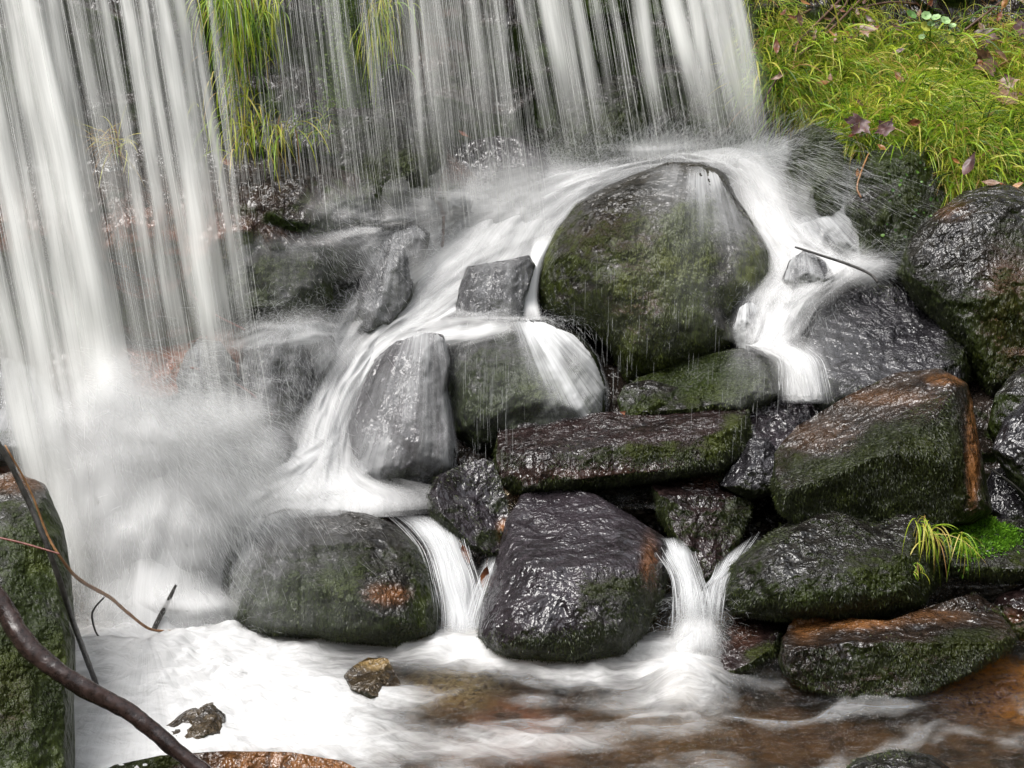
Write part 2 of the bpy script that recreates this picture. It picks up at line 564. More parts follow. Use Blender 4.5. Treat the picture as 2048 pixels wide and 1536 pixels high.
nn = k.noise(tc, 2.0, 6)
gm = k.done(k.n('BsdfPrincipled', Base_Color=k.mix(k.ramp(nn, 0.4, 0.6), (0.03, 0.026, 0.016), (0.035, 0.05, 0.018)), Roughness=0.9, Normal=k.bump(nn, 0.6, 0.1)))
g = mesh_obj('ground', np.stack([X, Yg, Zg], -1).reshape(-1, 3), grid_faces(len(gy), len(gx)), gm)
tag(g, 'dark valley ground, its unseen sides raised to shade the rock fronts', 'ground', kind='structure')

# ------------------------------------------------------------------ rocks
ROCKS = {}


class Rock:
    def __init__(s, pts, ya, yb, T, p=2.6, q=2.1, facets=(), center=None, amp=0.05, seed=0, N=None, back=None, chips=8, chip=0.07):
        s.pts = np.asarray(pts, float)
        size = max(np.ptp(s.pts[:, 0]), np.ptp(s.pts[:, 1]))
        s.N = N or int(np.clip(size * 0.9, 80, 380))
        lin = np.concatenate([np.linspace(s.pts[i], s.pts[(i + 1) % len(s.pts)], 12, endpoint=False) for i in range(len(s.pts))])
        s.o = spline(lin, s.N, closed=True)
        for _ in range(max(1, int(s.N * 0.006))):
            s.o = (np.roll(s.o, 1, 0) + 2 * s.o + np.roll(s.o, -1, 0)) / 4
        s.c = np.asarray(center, float) if center else s.o.mean(0)
        s.v0, s.v1 = s.o[:, 1].min(), s.o[:, 1].max()
        s.ya, s.yb, s.T, s.p, s.q, s.facets = ya, yb, T, p, q, facets
        s.amp, s.seed = amp, seed
        s.size = size * 0.00037 * (ya + yb) / 2
        s.back = back if back is not None else T * 0.8
        th = np.arctan2(s.o[:, 1] - s.c[1], s.o[:, 0] - s.c[0])
        k = np.argsort(th)
        s.th = np.concatenate([th[k] - 2 * np.pi, th[k], th[k] + 2 * np.pi])
        r = np.hypot(*(s.o - s.c).T)[k]
        s.r = np.concatenate([r, r, r])
        s.planes = []
        rr = np.random.default_rng(int(seed * 31 + 9))
        for _ in range(chips):
            a_ = rr.uniform(0, 2 * np.pi); q_ = rr.uniform(.35, .92)
            R_ = np.interp(a_, s.th, s.r) * q_
            u0, v0 = s.c[0] + R_ * np.cos(a_), s.c[1] + R_ * np.sin(a_)
            fv_ = [float(s.front(np.array(u0 + du), np.array(v0 + dv), s.sval(np.array(u0 + du), np.array(v0 + dv)))) for du, dv in ((0, 0), (4, 0), (0, 4))]
            gx_, gy_ = (fv_[1] - fv_[0]) / 4, (fv_[2] - fv_[0]) / 4
            s.planes.append((u0, v0, fv_[0] - T * chip * rr.uniform(.5, 1.3), gx_ * rr.uniform(.7, 1.15), gy_ * rr.uniform(.7, 1.15)))

    def rim(s, v):
        return s.ya + (s.yb - s.ya) * (np.asarray(v, float) - s.v0) / (s.v1 - s.v0)

    def sval(s, u, v):
        th = np.arctan2(v - s.c[1], u - s.c[0])
        return np.hypot(u - s.c[0], v - s.c[1]) / np.interp(th, s.th, s.r)

    def front(s, u, v, sv):
        sv = np.clip(sv, 0, 1)
        F = s.T * (1 - sv ** s.p) ** (1 / s.q)
        for (u1, v1, u2, v2, lev, slope) in s.facets:
            L = math.hypot(u2 - u1, v2 - v1)
            d = ((u - u1) * (v2 - v1) - (v - v1) * (u2 - u1)) / L
            F = smin(F, s.T * lev - slope * 0.0021 * d, s.T * 0.08)
        for (u0, v0, f0, gx_, gy_) in getattr(s, 'planes', ()):
            F = smin(F, f0 + gx_ * (u - u0) + gy_ * (v - v0), s.T * 0.035)
        return np.maximum(F, -0.02)

    def disp(s, u, v, F):
        w = P(u, v, s.rim(v) - F) + s.seed * 3.7
        a = s.amp * max(s.size, 0.12)
        f = 1.5 / max(s.size, 0.12)
        return a * (1.1 * fbm(w * f, 4, 0.5) + 0.8 * fbm(w * f * 2.3 + 5, 4, 0.5, ridge=True) + 0.12 * fbm(w * f * 12, 2)) + 0.014 * fbm(w * np.array([14, 14, 9]), 3) + 0.005 * fbm(w * np.array([48, 48, 26]), 2, 0.6, True)

    def y(s, u, v):
        u = np.asarray(u, float); v = np.asarray(v, float)
        F = s.front(u, v, s.sval(u, v))
        return s.rim(v) - F - s.disp(u, v, F) * 0.8

    def verts(s):
        nf = int(np.clip(s.N * 0.33, 24, 125))
        sf = np.sin(np.linspace(0.02, 1, nf) * np.pi / 2)
        nb = 12
        sb = np.cos(np.linspace(0, 1, nb + 1)[1:] * np.pi / 2)
        sb[-1] = 0.02
        V = []
        for arr, back in ((sf, False), (sb, True)):
            sv = np.broadcast_to(arr[:, None], (len(arr), s.N))
            u = s.c[0] + sv * (s.o[None, :, 0] - s.c[0])
            v = s.c[1] + sv * (s.o[None, :, 1] - s.c[1])
            if back:
                F = -s.back * (1 - sv ** 2) ** 0.5
            else:
                F = s.front(u, v, sv)
            # push the rim in and out as well so the outline is stony, not smooth
            D = s.disp(u, v, F)
            rr = 1 + 0.6 * D / max(s.size, 0.1) * smooth(sv, 0.3, 1.0)
            u = s.c[0] + (u - s.c[0]) * rr
            v = s.c[1] + (v - s.c[1]) * rr
            V.append(np.stack([u, v, s.rim(v) - F - D * (0.8 if not back else 0)], -1))
        W = np.concatenate(V)
        s.nf = nf
        s.W = W
        pts3 = P(W[..., 0], W[..., 1], W[..., 2])
        s.p3 = pts3
        return pts3

    def normals(s):
        p = s.p3[:s.nf]
        a = np.roll(p, -1, 1) - np.roll(p, 1, 1)
        b = np.gradient(p, axis=0)
        n = np.cross(a, b)
        n /= np.linalg.norm(n, axis=-1, keepdims=True) + 1e-9
        flip = np.sign(-(n * (p - np.array([0, 0, CAM_H]))).sum(-1).mean())
        return n * flip


moss_blades = blade_mat('moss_fronds', [(0.0, (0.006, 0.007, 0.003)), (0.45, (0.018, 0.024, 0.005)), (0.8, (0.05, 0.066, 0.010)), (1.0, (0.12, 0.15, 0.018))], 0.45, 0.1)
bright_moss = blade_mat('bright_moss_fronds', [(0.0, (0.05, 0.12, 0.01)), (0.5, (0.14, 0.32, 0.02)), (1.0, (0.28, 0.48, 0.04))], 0.5, 0.3)


def moss_tufts(rk, obj, n, mask=None, length=(0.006, 0.018), width=0.0010, mat=None, name='moss', bright=0.0, lift=0.35, keep=0.15):
    """short hanging fronds of moss over the front of a rock"""
    nrm = rk.normals()
    r = np.random.default_rng(int(rk.seed * 10 + 5))
    n2 = n * 3
    i = np.sqrt(r.random(n2)) * (rk.nf - 2)
    i = np.clip(i, 1, rk.nf - 2).astype(int)
    j = r.integers(0, rk.N, n2)
    p = rk.p3[i, j]; nn = nrm[i, j]
    W = rk.W[i, j]
    den = fbm(p * 6 + rk.seed, 3) * 0.9 + (0.45 - nn[:, 2]) * 0.7 + keep
    if mask is not None:
        den = den + mask(W[:, 0], W[:, 1])
    ok = den > r.random(n2) * 0.6 - 0.1
    p, nn, W = p[ok][:n], nn[ok][:n], W[ok][:n]
    m = len(p)
    if m == 0:
        return None
    # jitter inside the cell
    p = p + r.normal(size=(m, 3)) * 0.004
    down = np.array([0, 0, -1.0]) - nn * (-nn[:, 2:3])
    down /= np.linalg.norm(down, axis=1, keepdims=True) + 1e-6
    L = r.uniform(length[0], length[1], m)[:, None]
    dr = down + nn * (lift * r.uniform(0.3, 1.3, m)[:, None]) + r.normal(size=(m, 3)) * 0.30
    dr /= np.linalg.norm(dr, axis=1, keepdims=True)
    sd = np.cross(dr, nn + r.normal(size=(m, 3)) * 0.4); sd /= np.linalg.norm(sd, axis=1, keepdims=True) + 1e-6
    w = width * r.uniform(0.6, 1.6, m)[:, None]
    a = p - sd * w; b = p + sd * w
    mid1 = p + dr * L * 0.55 + nn * L * 0.12 - sd * w * 0.8
    mid2 = p + dr * L * 0.55 + nn * L * 0.12 + sd * w * 0.8
    tip = p + dr * L
    V = np.stack([a, b, mid1, mid2, tip], 1).reshape(-1, 3)
    o = np.arange(m)[:, None] * 5
    Fq = np.array([[0, 1, 3, 2]]) + o
    Ft = np.array([[2, 3, 4]]) + o
    rnd = np.clip(r.random(m) * 0.6 + 0.35 * (fbm(p * 9, 2) + 0.4) + bright, 0, 1)
    return mesh_obj(name, V, [Fq, Ft], mat or moss_blades, obj, None, dict(rnd=np.repeat(rnd, 5)))


def rock(key, label, mat, pts, ya, yb, T, paints=(), mosses=(), cat='boulder', name='boulder', group='boulders in the cascade', **kw):
    rk = Rock(pts, ya, yb, T, **kw)
    p3 = rk.verts()
    n0 = p3.shape[0]
    u, v = rk.W[..., 0], rk.W[..., 1]
    t = np.zeros(u.shape); m = np.zeros(u.shape)
    for (pu, pv, ru, rv, s_) in paints:
        t += s_ * np.exp(-(((u - pu) / ru) ** 2 + ((v - pv) / rv) ** 2) ** 1.5)
    for (pu, pv, ru, rv, s_) in mosses:
        m += s_ * np.exp(-(((u - pu) / ru) ** 2 + ((v - pv) / rv) ** 2) ** 1.5)
    F = grid_faces(n0, rk.N, wrap=True)
    # orient faces outwards and close the two small holes
    last = (n0 - 1) * rk.N
    cap1 = np.arange(rk.N)[None, ::-1]
    cap2 = (last + np.arange(rk.N))[None]
    o = mesh_obj(name, p3.reshape(-1, 3), [F, cap1, cap2], M[mat], None, None,
                 dict(tint=np.clip(t, 0, 1).ravel(), moss=m.ravel()))
    tag(o, label, cat, group)
    rk.obj = o
    ROCKS[key] = rk
    return rk


# --- main boulders of the pile -------------------------------------------------
rock('R1', 'largest mossy boulder, olive green and rounded, white water parting around its top', 'olive',
     [(1074, 565), (1085, 508), (1110, 455), (1150, 408), (1205, 376), (1270, 348), (1340, 327), (1405, 326), (1448, 348), (1475, 400), (1508, 450),
      (1537, 500), (1547, 545), (1530, 578), (1490, 605), (1470, 645), (1478, 690), (1425, 718), (1370, 738), (1320, 765), (1255, 760), (1225, 705), (1180, 660), (1130, 640), (1090, 615)],
     6.95, 6.35, 0.44, p=2.6, q=2.1, amp=0.032, seed=1, chips=3, chip=.03, center=(1310, 530),
     facets=[(1130, 430, 1440, 395, 0.96, .9), (1455, 430, 1400, 720, 0.86, 0.75)],
     paints=[(1290, 590, 60, 110, 0.9), (1230, 480, 120, 50, 0.4)],
     mosses=[(1390, 520, 60, 160, 0.22), (1240, 520, 130, 130, 0.10), (1330, 680, 80, 60, -0.1), (1180, 620, 90, 60, -0.25), (1300, 360, 160, 50, -0.2), (1440, 560, 40, 110, -0.25)])
rock('R2', 'squarish wet grey block with streaks of water, left of the largest boulder', 'grey',
     [(890, 690), (905, 640), (918, 580), (934, 532), (1000, 523), (1058, 512), (1072, 530), (1062, 560), (1050, 600), (1040, 660), (1000, 700), (930, 705)],
     6.55, 6.28, 0.18, p=4.0, q=2.4, amp=0.05, seed=2, chips=3, facets=[(930, 550, 1060, 532, 0.9, 1.4), (1035, 520, 1010, 660, 0.85, 0.9)])
rock('R3', 'dome shaped boulder in the middle with a fan of white water pouring over it', 'moss',
     [(880, 735), (905, 680), (950, 645), (1015, 630), (1090, 640), (1150, 668), (1190, 715), (1212, 780), (1205, 850), (1150, 890), (1050, 905), (950, 905), (905, 870), (885, 800)],
     6.45, 6.05, 0.34, p=2.4, q=2.0, amp=0.05, seed=3, mosses=[(1000, 760, 90, 90, 0.12)])
rock('R4', 'plum grey boulder under a thin sheet of streaky water, left of the dome boulder', 'plum',
     [(686, 920), (690, 850), (712, 790), (750, 715), (795, 672), (850, 655), (890, 662), (902, 720), (895, 780), (905, 850), (912, 900), (905, 940), (850, 975), (760, 990), (695, 985)],
     6.25, 5.75, 0.30, p=2.8, q=2.1, amp=0.045, seed=4, facets=[(700, 800, 890, 700, 0.95, 0.35)])
rock('R5', 'long log shaped stone with a plum top and mossy front, lying across the middle', 'brown',
     [(990, 900), (1000, 852), (1060, 836), (1150, 830), (1250, 822), (1360, 806), (1465, 788), (1490, 803), (1497, 860), (1492, 905), (1445, 940), (1330, 958), (1150, 980), (1030, 985), (995, 960)],
     5.98, 5.62, 0.26, p=4.5, q=2.3, amp=0.05, seed=5, center=(1245, 885), facets=[(1000, 893, 1300, 870, 0.92, 2.4), (1300, 870, 1490, 838, 0.95, 2.2)], chips=3,
     mosses=[(1250, 905, 260, 35, 0.20), (1470, 860, 45, 60, 0.28), (1250, 950, 220, 25, -0.2), (1380, 840, 40, 22, 0.2), (1200, 850, 220, 30, -0.3)], paints=[(1250, 955, 240, 25, 0.25)])
rock('R6', 'small tilted block with a pale shiny top, left of the wet round boulder', 'plum',
     [(858, 990), (876, 952), (920, 932), (968, 918), (988, 932), (1000, 965), (1012, 1005), (1018, 1050), (1010, 1085), (985, 1108), (945, 1100), (900, 1065), (864, 1030)],
     5.58, 5.3, 0.17, p=3.4, q=2.2, amp=0.06, seed=6, facets=[(895, 960, 1000, 1090, 0.88, 1.6)],
     mosses=[(990, 1000, 25, 40, 0.4), (900, 1020, 50, 50, 0.25), (975, 1080, 40, 30, 0.4), (950, 960, 40, 40, -0.3)], paints=[(1008, 1062, 14, 22, 1.0)])
rock('R7', 'wet plum brown round boulder with rippled water sliding over it, bottom centre', 'plum',
     [(955, 1275), (968, 1200), (990, 1130), (1015, 1040), (1045, 992), (1110, 975), (1190, 990), (1270, 1035), (1335, 1080), (1345, 1120), (1325, 1190), (1295, 1260), (1250, 1310), (1150, 1330), (1040, 1325), (985, 1305)],
     5.52, 4.80, 0.34, p=3.0, q=2.1, amp=0.032, seed=7, chips=0, facets=[(980, 1140, 1320, 1110, 0.96, 1.0)],
     mosses=[(1230, 1200, 100, 70, 0.35), (1150, 1285, 130, 30, 0.3), (1000, 1240, 30, 60, -0.2)], paints=[(1300, 1140, 18, 60, 0.5)])
rock('R8', 'dark mossy rounded boulder amid foam at the lower left, orange stain on its side', 'moss',
     [(455, 1240), (446, 1150), (462, 1085), (505, 1038), (570, 1020), (650, 1018), (735, 1028), (790, 1052), (835, 1095), (862, 1150), (878, 1220), (870, 1270), (800, 1295), (640, 1290), (510, 1280)],
     5.42, 4.98, 0.36, p=3.0, q=2.1, amp=0.045, seed=8, facets=[(470, 1090, 830, 1085, 0.93, 1.6)],
     paints=[(775, 1190, 42, 20, 0.6)], mosses=[(770, 1180, 50, 40, -0.35), (650, 1150, 120, 70, 0.1), (620, 1040, 200, 22, -0.3)])
rock('R9', 'angular dark block wedged right of the wet round boulder, small fall on either side', 'brown',
     [(1305, 975), (1325, 935), (1385, 938), (1450, 950), (1502, 980), (1498, 1030), (1470, 1090), (1440, 1130), (1405, 1170), (1385, 1130), (1340, 1070), (1312, 1020)],
     5.66, 5.3, 0.2, p=3.6, q=2.2, amp=0.07, seed=9, facets=[(1310, 985, 1500, 1015, 0.85, 2.2), (1400, 960, 1410, 1150, 0.92, 0.6)],
     mosses=[(1480, 1020, 40, 70, 0.25), (1340, 1010, 40, 50, 0.2)], paints=[(1430, 960, 60, 14, 0.5)])
rock('R10', 'big wedge shaped boulder at the right with orange brown top and shaggy moss front', 'orange',
     [(1545, 975), (1550, 905), (1595, 852), (1690, 795), (1790, 748), (1880, 737), (1932, 768), (1948, 840), (1966, 940), (1982, 1022), (1940, 1045), (1820, 1055), (1700, 1045), (1600, 1050), (1560, 1022)],
     5.72, 5.28, 0.34, p=4.0, q=2.3, amp=0.035, seed=10, center=(1760, 910), facets=[(1590, 930, 1900, 778, 0.93, 2.2), (1900, 770, 1965, 1030, 0.86, 0.9), (1990, 985, 1540, 985, 0.9, 0.6)],
     paints=[(1895, 760, 40, 12, 0.7), (1770, 795, 100, 16, 0.25), (1945, 900, 11, 120, 1.3), (1640, 870, 70, 30, 0.12)],
     mosses=[(1760, 930, 200, 100, 0.42), (1650, 870, 75, 42, -0.5), (1740, 805, 120, 28, -0.6), (1870, 755, 80, 22, -0.8), (1945, 900, 20, 120, -0.5)])
rock('R11', 'low ridge backed rock covered in dark hairy moss, under the big wedge boulder', 'moss',
     [(1445, 1190), (1465, 1130), (1520, 1085), (1580, 1045), (1645, 1003), (1700, 1022), (1760, 1040), (1820, 1012), (1868, 1020), (1890, 1080), (1885, 1150), (1840, 1205), (1720, 1240), (1570, 1240), (1470, 1225)],
     5.42, 4.98, 0.32, p=3.2, q=2.1, amp=0.07, seed=11, facets=[(1470, 1150, 1700, 1050, 0.9, 0.7), (1700, 1050, 1880, 1080, 0.95, 0.7)],
     mosses=[(1700, 1110, 180, 90, 0.02)])
rock('R12', 'long sagging stone with orange brown hollow on top, at the edge of the amber pool', 'orange',
     [(1562, 1325), (1568, 1278), (1598, 1214), (1660, 1224), (1720, 1240), (1780, 1242), (1860, 1214), (1950, 1186), (1990, 1215), (2032, 1275), (2018, 1300), (1950, 1340), (1850, 1382), (1720, 1400), (1610, 1375), (1572, 1350)],
     4.95, 4.52, 0.25, p=3.6, q=2.2, amp=0.05, seed=12, center=(1790, 1300),
     facets=[(1580, 1258, 1830, 1262, 0.85, 2.4), (1830, 1262, 1990, 1225, 0.92, 2.0), (2030, 1330, 1560, 1330, 0.9, 0.7)],
     paints=[(1610, 1235, 30, 36, 1.3), (1700, 1245, 90, 14, 1.0), (1860, 1232, 70, 14, 0.4)],
     mosses=[(1750, 1310, 140, 40, 0.1), (1930, 1270, 70, 40, 0.3), (1620, 1230, 60, 40, -0.6), (1780, 1240, 160, 20, -0.6), (1930, 1210, 50, 22, -0.5)])
rock('R13', 'small wet rounded stone beside the splash of the little fall', 'brown',
     [(1405, 1345), (1415, 1295), (1440, 1252), (1485, 1226), (1540, 1232), (1562, 1265), (1560, 1305), (1510, 1345), (1440, 1365)],
     5.02, 4.72, 0.16, p=2.8, amp=0.06, seed=13, paints=[(1480, 1270, 40, 30, 0.35)], mosses=[(1520, 1300, 50, 50, 0.25), (1480, 1270, 40, 25, -0.4)], facets=[(1420, 1320, 1550, 1260, 0.85, 1.6)])
rock('R14', 'broad blue grey boulder on the right with a wet sloping top', 'grey',
     [(1600, 720), (1618, 655), (1660, 602), (1735, 570), (1815, 577), (1880, 602), (1925, 645), (1950, 698), (1940, 760), (1850, 830), (1720, 840), (1640, 830), (1610, 780)],
     6.5, 6.02, 0.34, p=3.0, q=2.1, amp=0.045, seed=14, facets=[(1650, 690, 1940, 690, 0.93, 1.7)],
     mosses=[(1915, 690, 40, 40, 0.3), (1780, 730, 150, 40, 0.1), (1760, 620, 130, 50, -0.2)])
rock('R15', 'large brown grey boulder cut off by the right edge of the frame below the grass', 'moss',
     [(1795, 545), (1818, 490), (1868, 432), (1930, 388), (2005, 372), (2090, 385), (2190, 450), (2250, 580), (2220, 720), (2100, 790), (1980, 790), (1915, 690), (1840, 610)],
     6.75, 6.2, 0.42, p=2.8, q=2.1, amp=0.05, seed=15, facets=[(1830, 560, 2150, 470, 0.95, 0.4)], mosses=[(1900, 470, 90, 80, -0.35), (2000, 400, 120, 30, -0.2)],
     paints=[(2020, 640, 60, 120, 0.35), (1900, 420, 40, 20, 0.2)])
rock('R16', 'flat green mossy stone below the largest boulder, water spilling off its right end', 'moss',
     [(1240, 790), (1280, 755), (1350, 730), (1420, 708), (1490, 694), (1550, 706), (1580, 738), (1572, 790), (1500, 830), (1380, 835), (1270, 830)],
     6.25, 6.0, 0.22, p=3.4, amp=0.05, seed=16, facets=[(1260, 775, 1570, 725, 0.9, 0.9)], mosses=[(1420, 750, 150, 50, 0.25)])
rock('R17', 'low dark stone behind the right end of the log shaped stone', 'plum',
     [(1490, 900), (1496, 815), (1535, 788), (1600, 796), (1665, 812), (1700, 860), (1640, 920), (1560, 950), (1500, 945)],
     5.98, 5.75, 0.16, p=3.0, amp=0.06, seed=17, facets=[(1500, 840, 1680, 850, 0.85, 2.2)])
rock('R18', 'grey speckled stone wedged between the log shaped stone and the wedge boulder', 'grey',
     [(1440, 970), (1470, 920), (1500, 878), (1540, 880), (1570, 930), (1560, 985), (1500, 1000)],
     5.7, 5.52, 0.12, p=2.8, amp=0.07, seed=18)
rock('R19', 'dark stone at the right edge, upper one beyond the wedge boulder', 'moss',
     [(1975, 860), (1992, 790), (2030, 745), (2090, 700), (2180, 740), (2180, 900), (2080, 930), (1995, 895)],
     5.75, 5.5, 0.2, p=2.8, amp=0.06, seed=19)
rock('R19b', 'dark smooth stone at the right edge beside the wedge boulder', 'grey',
     [(1985, 900), (2010, 840), (2070, 780), (2160, 800), (2180, 1020), (2060, 1020), (2020, 960)],
     5.55, 5.3, 0.2, p=2.6, amp=0.05, seed=20)
rock('R19c', 'lowest dark stone at the right edge behind the bright green moss', 'grey',
     [(1960, 1000), (1985, 940), (2050, 920), (2150, 960), (2160, 1080), (2060, 1090), (1980, 1060)],
     5.6, 5.4, 0.16, p=2.8, amp=0.06, seed=21)
rock('R20', 'mossy stone at the right edge topped with a cushion of bright green moss', 'moss',
     [(1860, 1110), (1880, 1060), (1930, 1038), (2010, 1040), (2100, 1050), (2150, 1100), (2120, 1160), (2000, 1165), (1900, 1150)],
     5.35, 5.1, 0.2, p=3.0, amp=0.06, seed=22, facets=[(1870, 1085, 2100, 1085, 0.9, 0.9)])
rock('R21', 'dark pebbly stone at the right edge beside the sagging stone', 'brown',
     [(1980, 1225), (2000, 1190), (2060, 1165), (2150, 1190), (2150, 1290), (2060, 1300), (2005, 1265)],
     5.1, 4.95, 0.14, p=2.8, amp=0.06, seed=23, paints=[(2030, 1240, 25, 20, 0.8)])
rock('R22', 'orange brown stone at the bottom edge under the thick branch', 'orange',
     [(170, 1565), (230, 1530), (320, 1512), (440, 1503), (580, 1506), (680, 1522), (760, 1560), (700, 1640), (480, 1670), (260, 1640)],
     4.02, 3.75, 0.2, p=3.2, amp=0.04, seed=24, paints=[(600, 1530, 160, 40, 1.3)], mosses=[(260, 1530, 90, 30, 0.3), (580, 1520, 160, 30, -0.5)], facets=[(200, 1570, 720, 1555, 0.9, 2.2)])
rock('R23', 'dark round stone at the bottom edge on the right, rising out of brown water', 'moss',
     [(1665, 1560), (1715, 1518), (1790, 1502), (1860, 1510), (1910, 1545), (1920, 1600), (1800, 1640), (1680, 1610)],
     4.06, 3.84, 0.16, p=2.6, amp=0.05, seed=25, facets=[(1680, 1550, 1900, 1550, 0.9, 0.8)])
rock('R24', 'small angular brown stone standing alone in the pool', 'pebble',
     [(690, 1352), (712, 1330), (735, 1316), (775, 1318), (786, 1338), (798, 1360), (795, 1390), (740, 1398), (700, 1380)],
     4.64, 4.48, 0.08, p=4.0, amp=0.09, seed=26, facets=[(705, 1348, 790, 1342, 0.8, 1.4), (745, 1345, 752, 1395, 0.9, 0.8)], cat='stone', name='stone', paints=[(750, 1325, 40, 15, 0.8)])
rock('R25', 'brown stone half buried in white foam below the thick branch', 'pebble',
     [(300, 1510), (330, 1450), (380, 1415), (425, 1405), (452, 1430), (450, 1470), (400, 1510), (340, 1530)],
     4.375, 4.185, 0.12, p=2.8, amp=0.07, seed=27, cat='stone', name='stone')
rock('R26', 'big green black mossy boulder at the left edge behind the branches', 'near',
     [(-160, 1000), (-60, 955), (30, 945), (90, 975), (125, 1050), (142, 1150), (150, 1280), (146, 1400), (150, 1520), (140, 1640), (-20, 1700), (-180, 1600), (-220, 1250)],
     4.72, 3.78, 0.30, p=3.2, q=2.1, amp=0.04, seed=28, facets=[(-100, 1030, 100, 1000, 0.92, 1.2)], paints=[(20, 1390, 50, 70, 0.25), (30, 965, 60, 22, 0.3)],
     mosses=[(40, 1300, 140, 300, 0.16), (30, 965, 80, 30, -0.4)])
rock('R27', 'dark round rock under the streams of the left waterfall', 'grey',
     [(350, 760), (372, 705), (400, 678), (440, 685), (470, 725), (480, 790), (470, 850), (420, 870), (370, 840)],
     6.0, 5.78, 0.2, p=2.6, amp=0.05, seed=29)
rock('R28', 'rounded rock with fanning spray right of the left waterfall', 'grey',
     [(470, 800), (480, 700), (520, 655), (580, 638), (630, 642), (668, 675), (672, 710), (640, 770), (600, 830), (540, 870), (490, 860)],
     6.25, 5.9, 0.26, p=2.7, amp=0.05, seed=30, facets=[(640, 650, 560, 850, 0.85, 0.7)])
rock('R29', 'small smooth grey rock poking out of the foam left of the plum boulder', 'grey',
     [(500, 900), (515, 858), (545, 848), (580, 868), (594, 890), (588, 930), (580, 990), (530, 1000), (505, 960)],
     5.75, 5.55, 0.14, p=2.6, amp=0.05, seed=31)
rock('R30', 'low brown rock almost covered by foam behind the mossy rounded boulder', 'plum',
     [(570, 1030), (590, 995), (640, 982), (700, 990), (740, 1012), (745, 1050), (650, 1065), (590, 1055)],
     5.62, 5.5, 0.1, p=2.6, amp=0.05, seed=32)
rock('R31', 'spray veiled grey rock behind the squarish block', 'grey',
     [(700, 640), (715, 560), (745, 500), (790, 455), (830, 444), (858, 470), (850, 530), (820, 600), (780, 660), (730, 680)],
     6.62, 6.30, 0.22, p=2.8, amp=0.06, seed=33, facets=[(840, 460, 760, 660, 0.85, 0.8)])
rock('R32', 'flat dark rock below the wet ledge behind the spray', 'grey',
     [(630, 520), (650, 480), (700, 460), (750, 462), (760, 520), (720, 580), (650, 580)],
     6.7, 6.55, 0.16, p=2.6, amp=0.06, seed=34)
rock('R33', 'mossy pointed rock at the foot of the grassy bank, next to the right waterfall', 'moss',
     [(1560, 330), (1585, 275), (1625, 250), (1670, 265), (1700, 320), (1705, 380), (1690, 440), (1660, 470), (1600, 430), (1570, 390)],
     7.15, 6.85, 0.26, p=2.8, amp=0.06, seed=35, facets=[(1600, 300, 1690, 330, 0.95, 0.6)], mosses=[(1650, 320, 60, 80, 0.2)])
rock('R34', 'black mossy rock under the edge of the grass in the right middle', 'moss',
     [(1680, 420), (1700, 340), (1740, 300), (1810, 285), (1860, 290), (1880, 340), (1895, 400), (1870, 470), (1800, 530), (1720, 530)],
     7.1, 6.7, 0.3, p=2.8, amp=0.08, seed=36, mosses=[(1800, 320, 70, 50, 0.3)])
rock('R35', 'slanting grey slab streaked with spray beneath the grassy bank', 'grey',
     [(1570, 450), (1610, 400), (1690, 390), (1760, 440), (1830, 480), (1840, 540), (1760, 560), (1660, 540), (1600, 500)],
     6.95, 6.7, 0.2, p=3.0, amp=0.06, seed=37)
rock('R36', 'small rock with water curling over it right of the largest boulder', 'grey',
     [(1465, 660), (1478, 615), (1500, 600), (1520, 615), (1530, 660), (1525, 700), (1480, 710)],
     6.35, 6.22, 0.14, p=2.5, amp=0.05, seed=38)
rock('R37', 'low rock almost lost in foam beside the leaning stick', 'grey',
     [(1565, 560), (1580, 520), (1610, 500), (1650, 520), (1672, 560), (1650, 590), (1590, 590)],
     6.52, 6.4, 0.13, p=2.5, amp=0.06, seed=39)
rock('R38', 'dark wet rock filling the gap beneath the squarish block', 'plum',
     [(835, 680), (850, 640), (880, 620), (925, 625), (950, 660), (930, 710), (860, 715)],
     6.42, 6.3, 0.14, p=3.0, amp=0.05, seed=40)
rock('R39', 'grey rock at the left edge, wet rounded and half hidden by the left waterfall', 'grey',
     [(-120, 800), (-80, 720), (0, 715), (70, 740), (120, 800), (140, 870), (120, 920), (0, 930), (-110, 900)],
     5.75, 5.5, 0.2, p=2.8, amp=0.05, seed=41, mosses=[(40, 880, 90, 30, 0.3)], facets=[(-60, 830, 130, 850, 0.9, 0.9)])
rock('R40', 'mossy bulging rock on the face behind the thin middle curtain', 'moss',
     [(560, 430), (590, 330), (640, 250), (720, 215), (810, 205), (870, 240), (890, 310), (870, 390), (800, 430), (680, 450)],
     7.0, 6.65, 0.28, p=3.0, amp=0.07, seed=42, facets=[(730, 215, 640, 430, 0.85, -0.6)])
rock('R41', 'dark mossy block on the face between the right waterfall streams', 'moss',
     [(1090, 330), (1100, 230), (1150, 170), (1220, 150), (1290, 155), (1300, 230), (1280, 320), (1200, 345)],
     7.5, 7.25, 0.22, p=3.6, amp=0.08, seed=43)
rock('R42', 'mossy streaked rock under the wet ledge at the left of centre', 'moss',
     [(395, 560), (410, 470), (440, 420), (530, 415), (620, 450), (660, 520), (665, 600), (600, 650), (500, 660), (420, 630)],
     6.55, 6.2, 0.26, p=3.0, amp=0.07, seed=44)
rock('R43', 'low pale wet rock at the foot of the face in the centre', 'plum',
     [(890, 340), (910, 280), (960, 265), (1040, 275), (1090, 310), (1095, 370), (1000, 400), (910, 390)],
     7.15, 7.0, 0.16, p=3.2, amp=0.08, seed=45)
rock('R44', 'small dark stone under the flat green mossy stone', 'moss',
     [(1235, 800), (1250, 770), (1300, 760), (1360, 775), (1370, 820), (1300, 840), (1245, 835)],
     6.08, 5.95, 0.12, p=2.6, amp=0.06, seed=46)

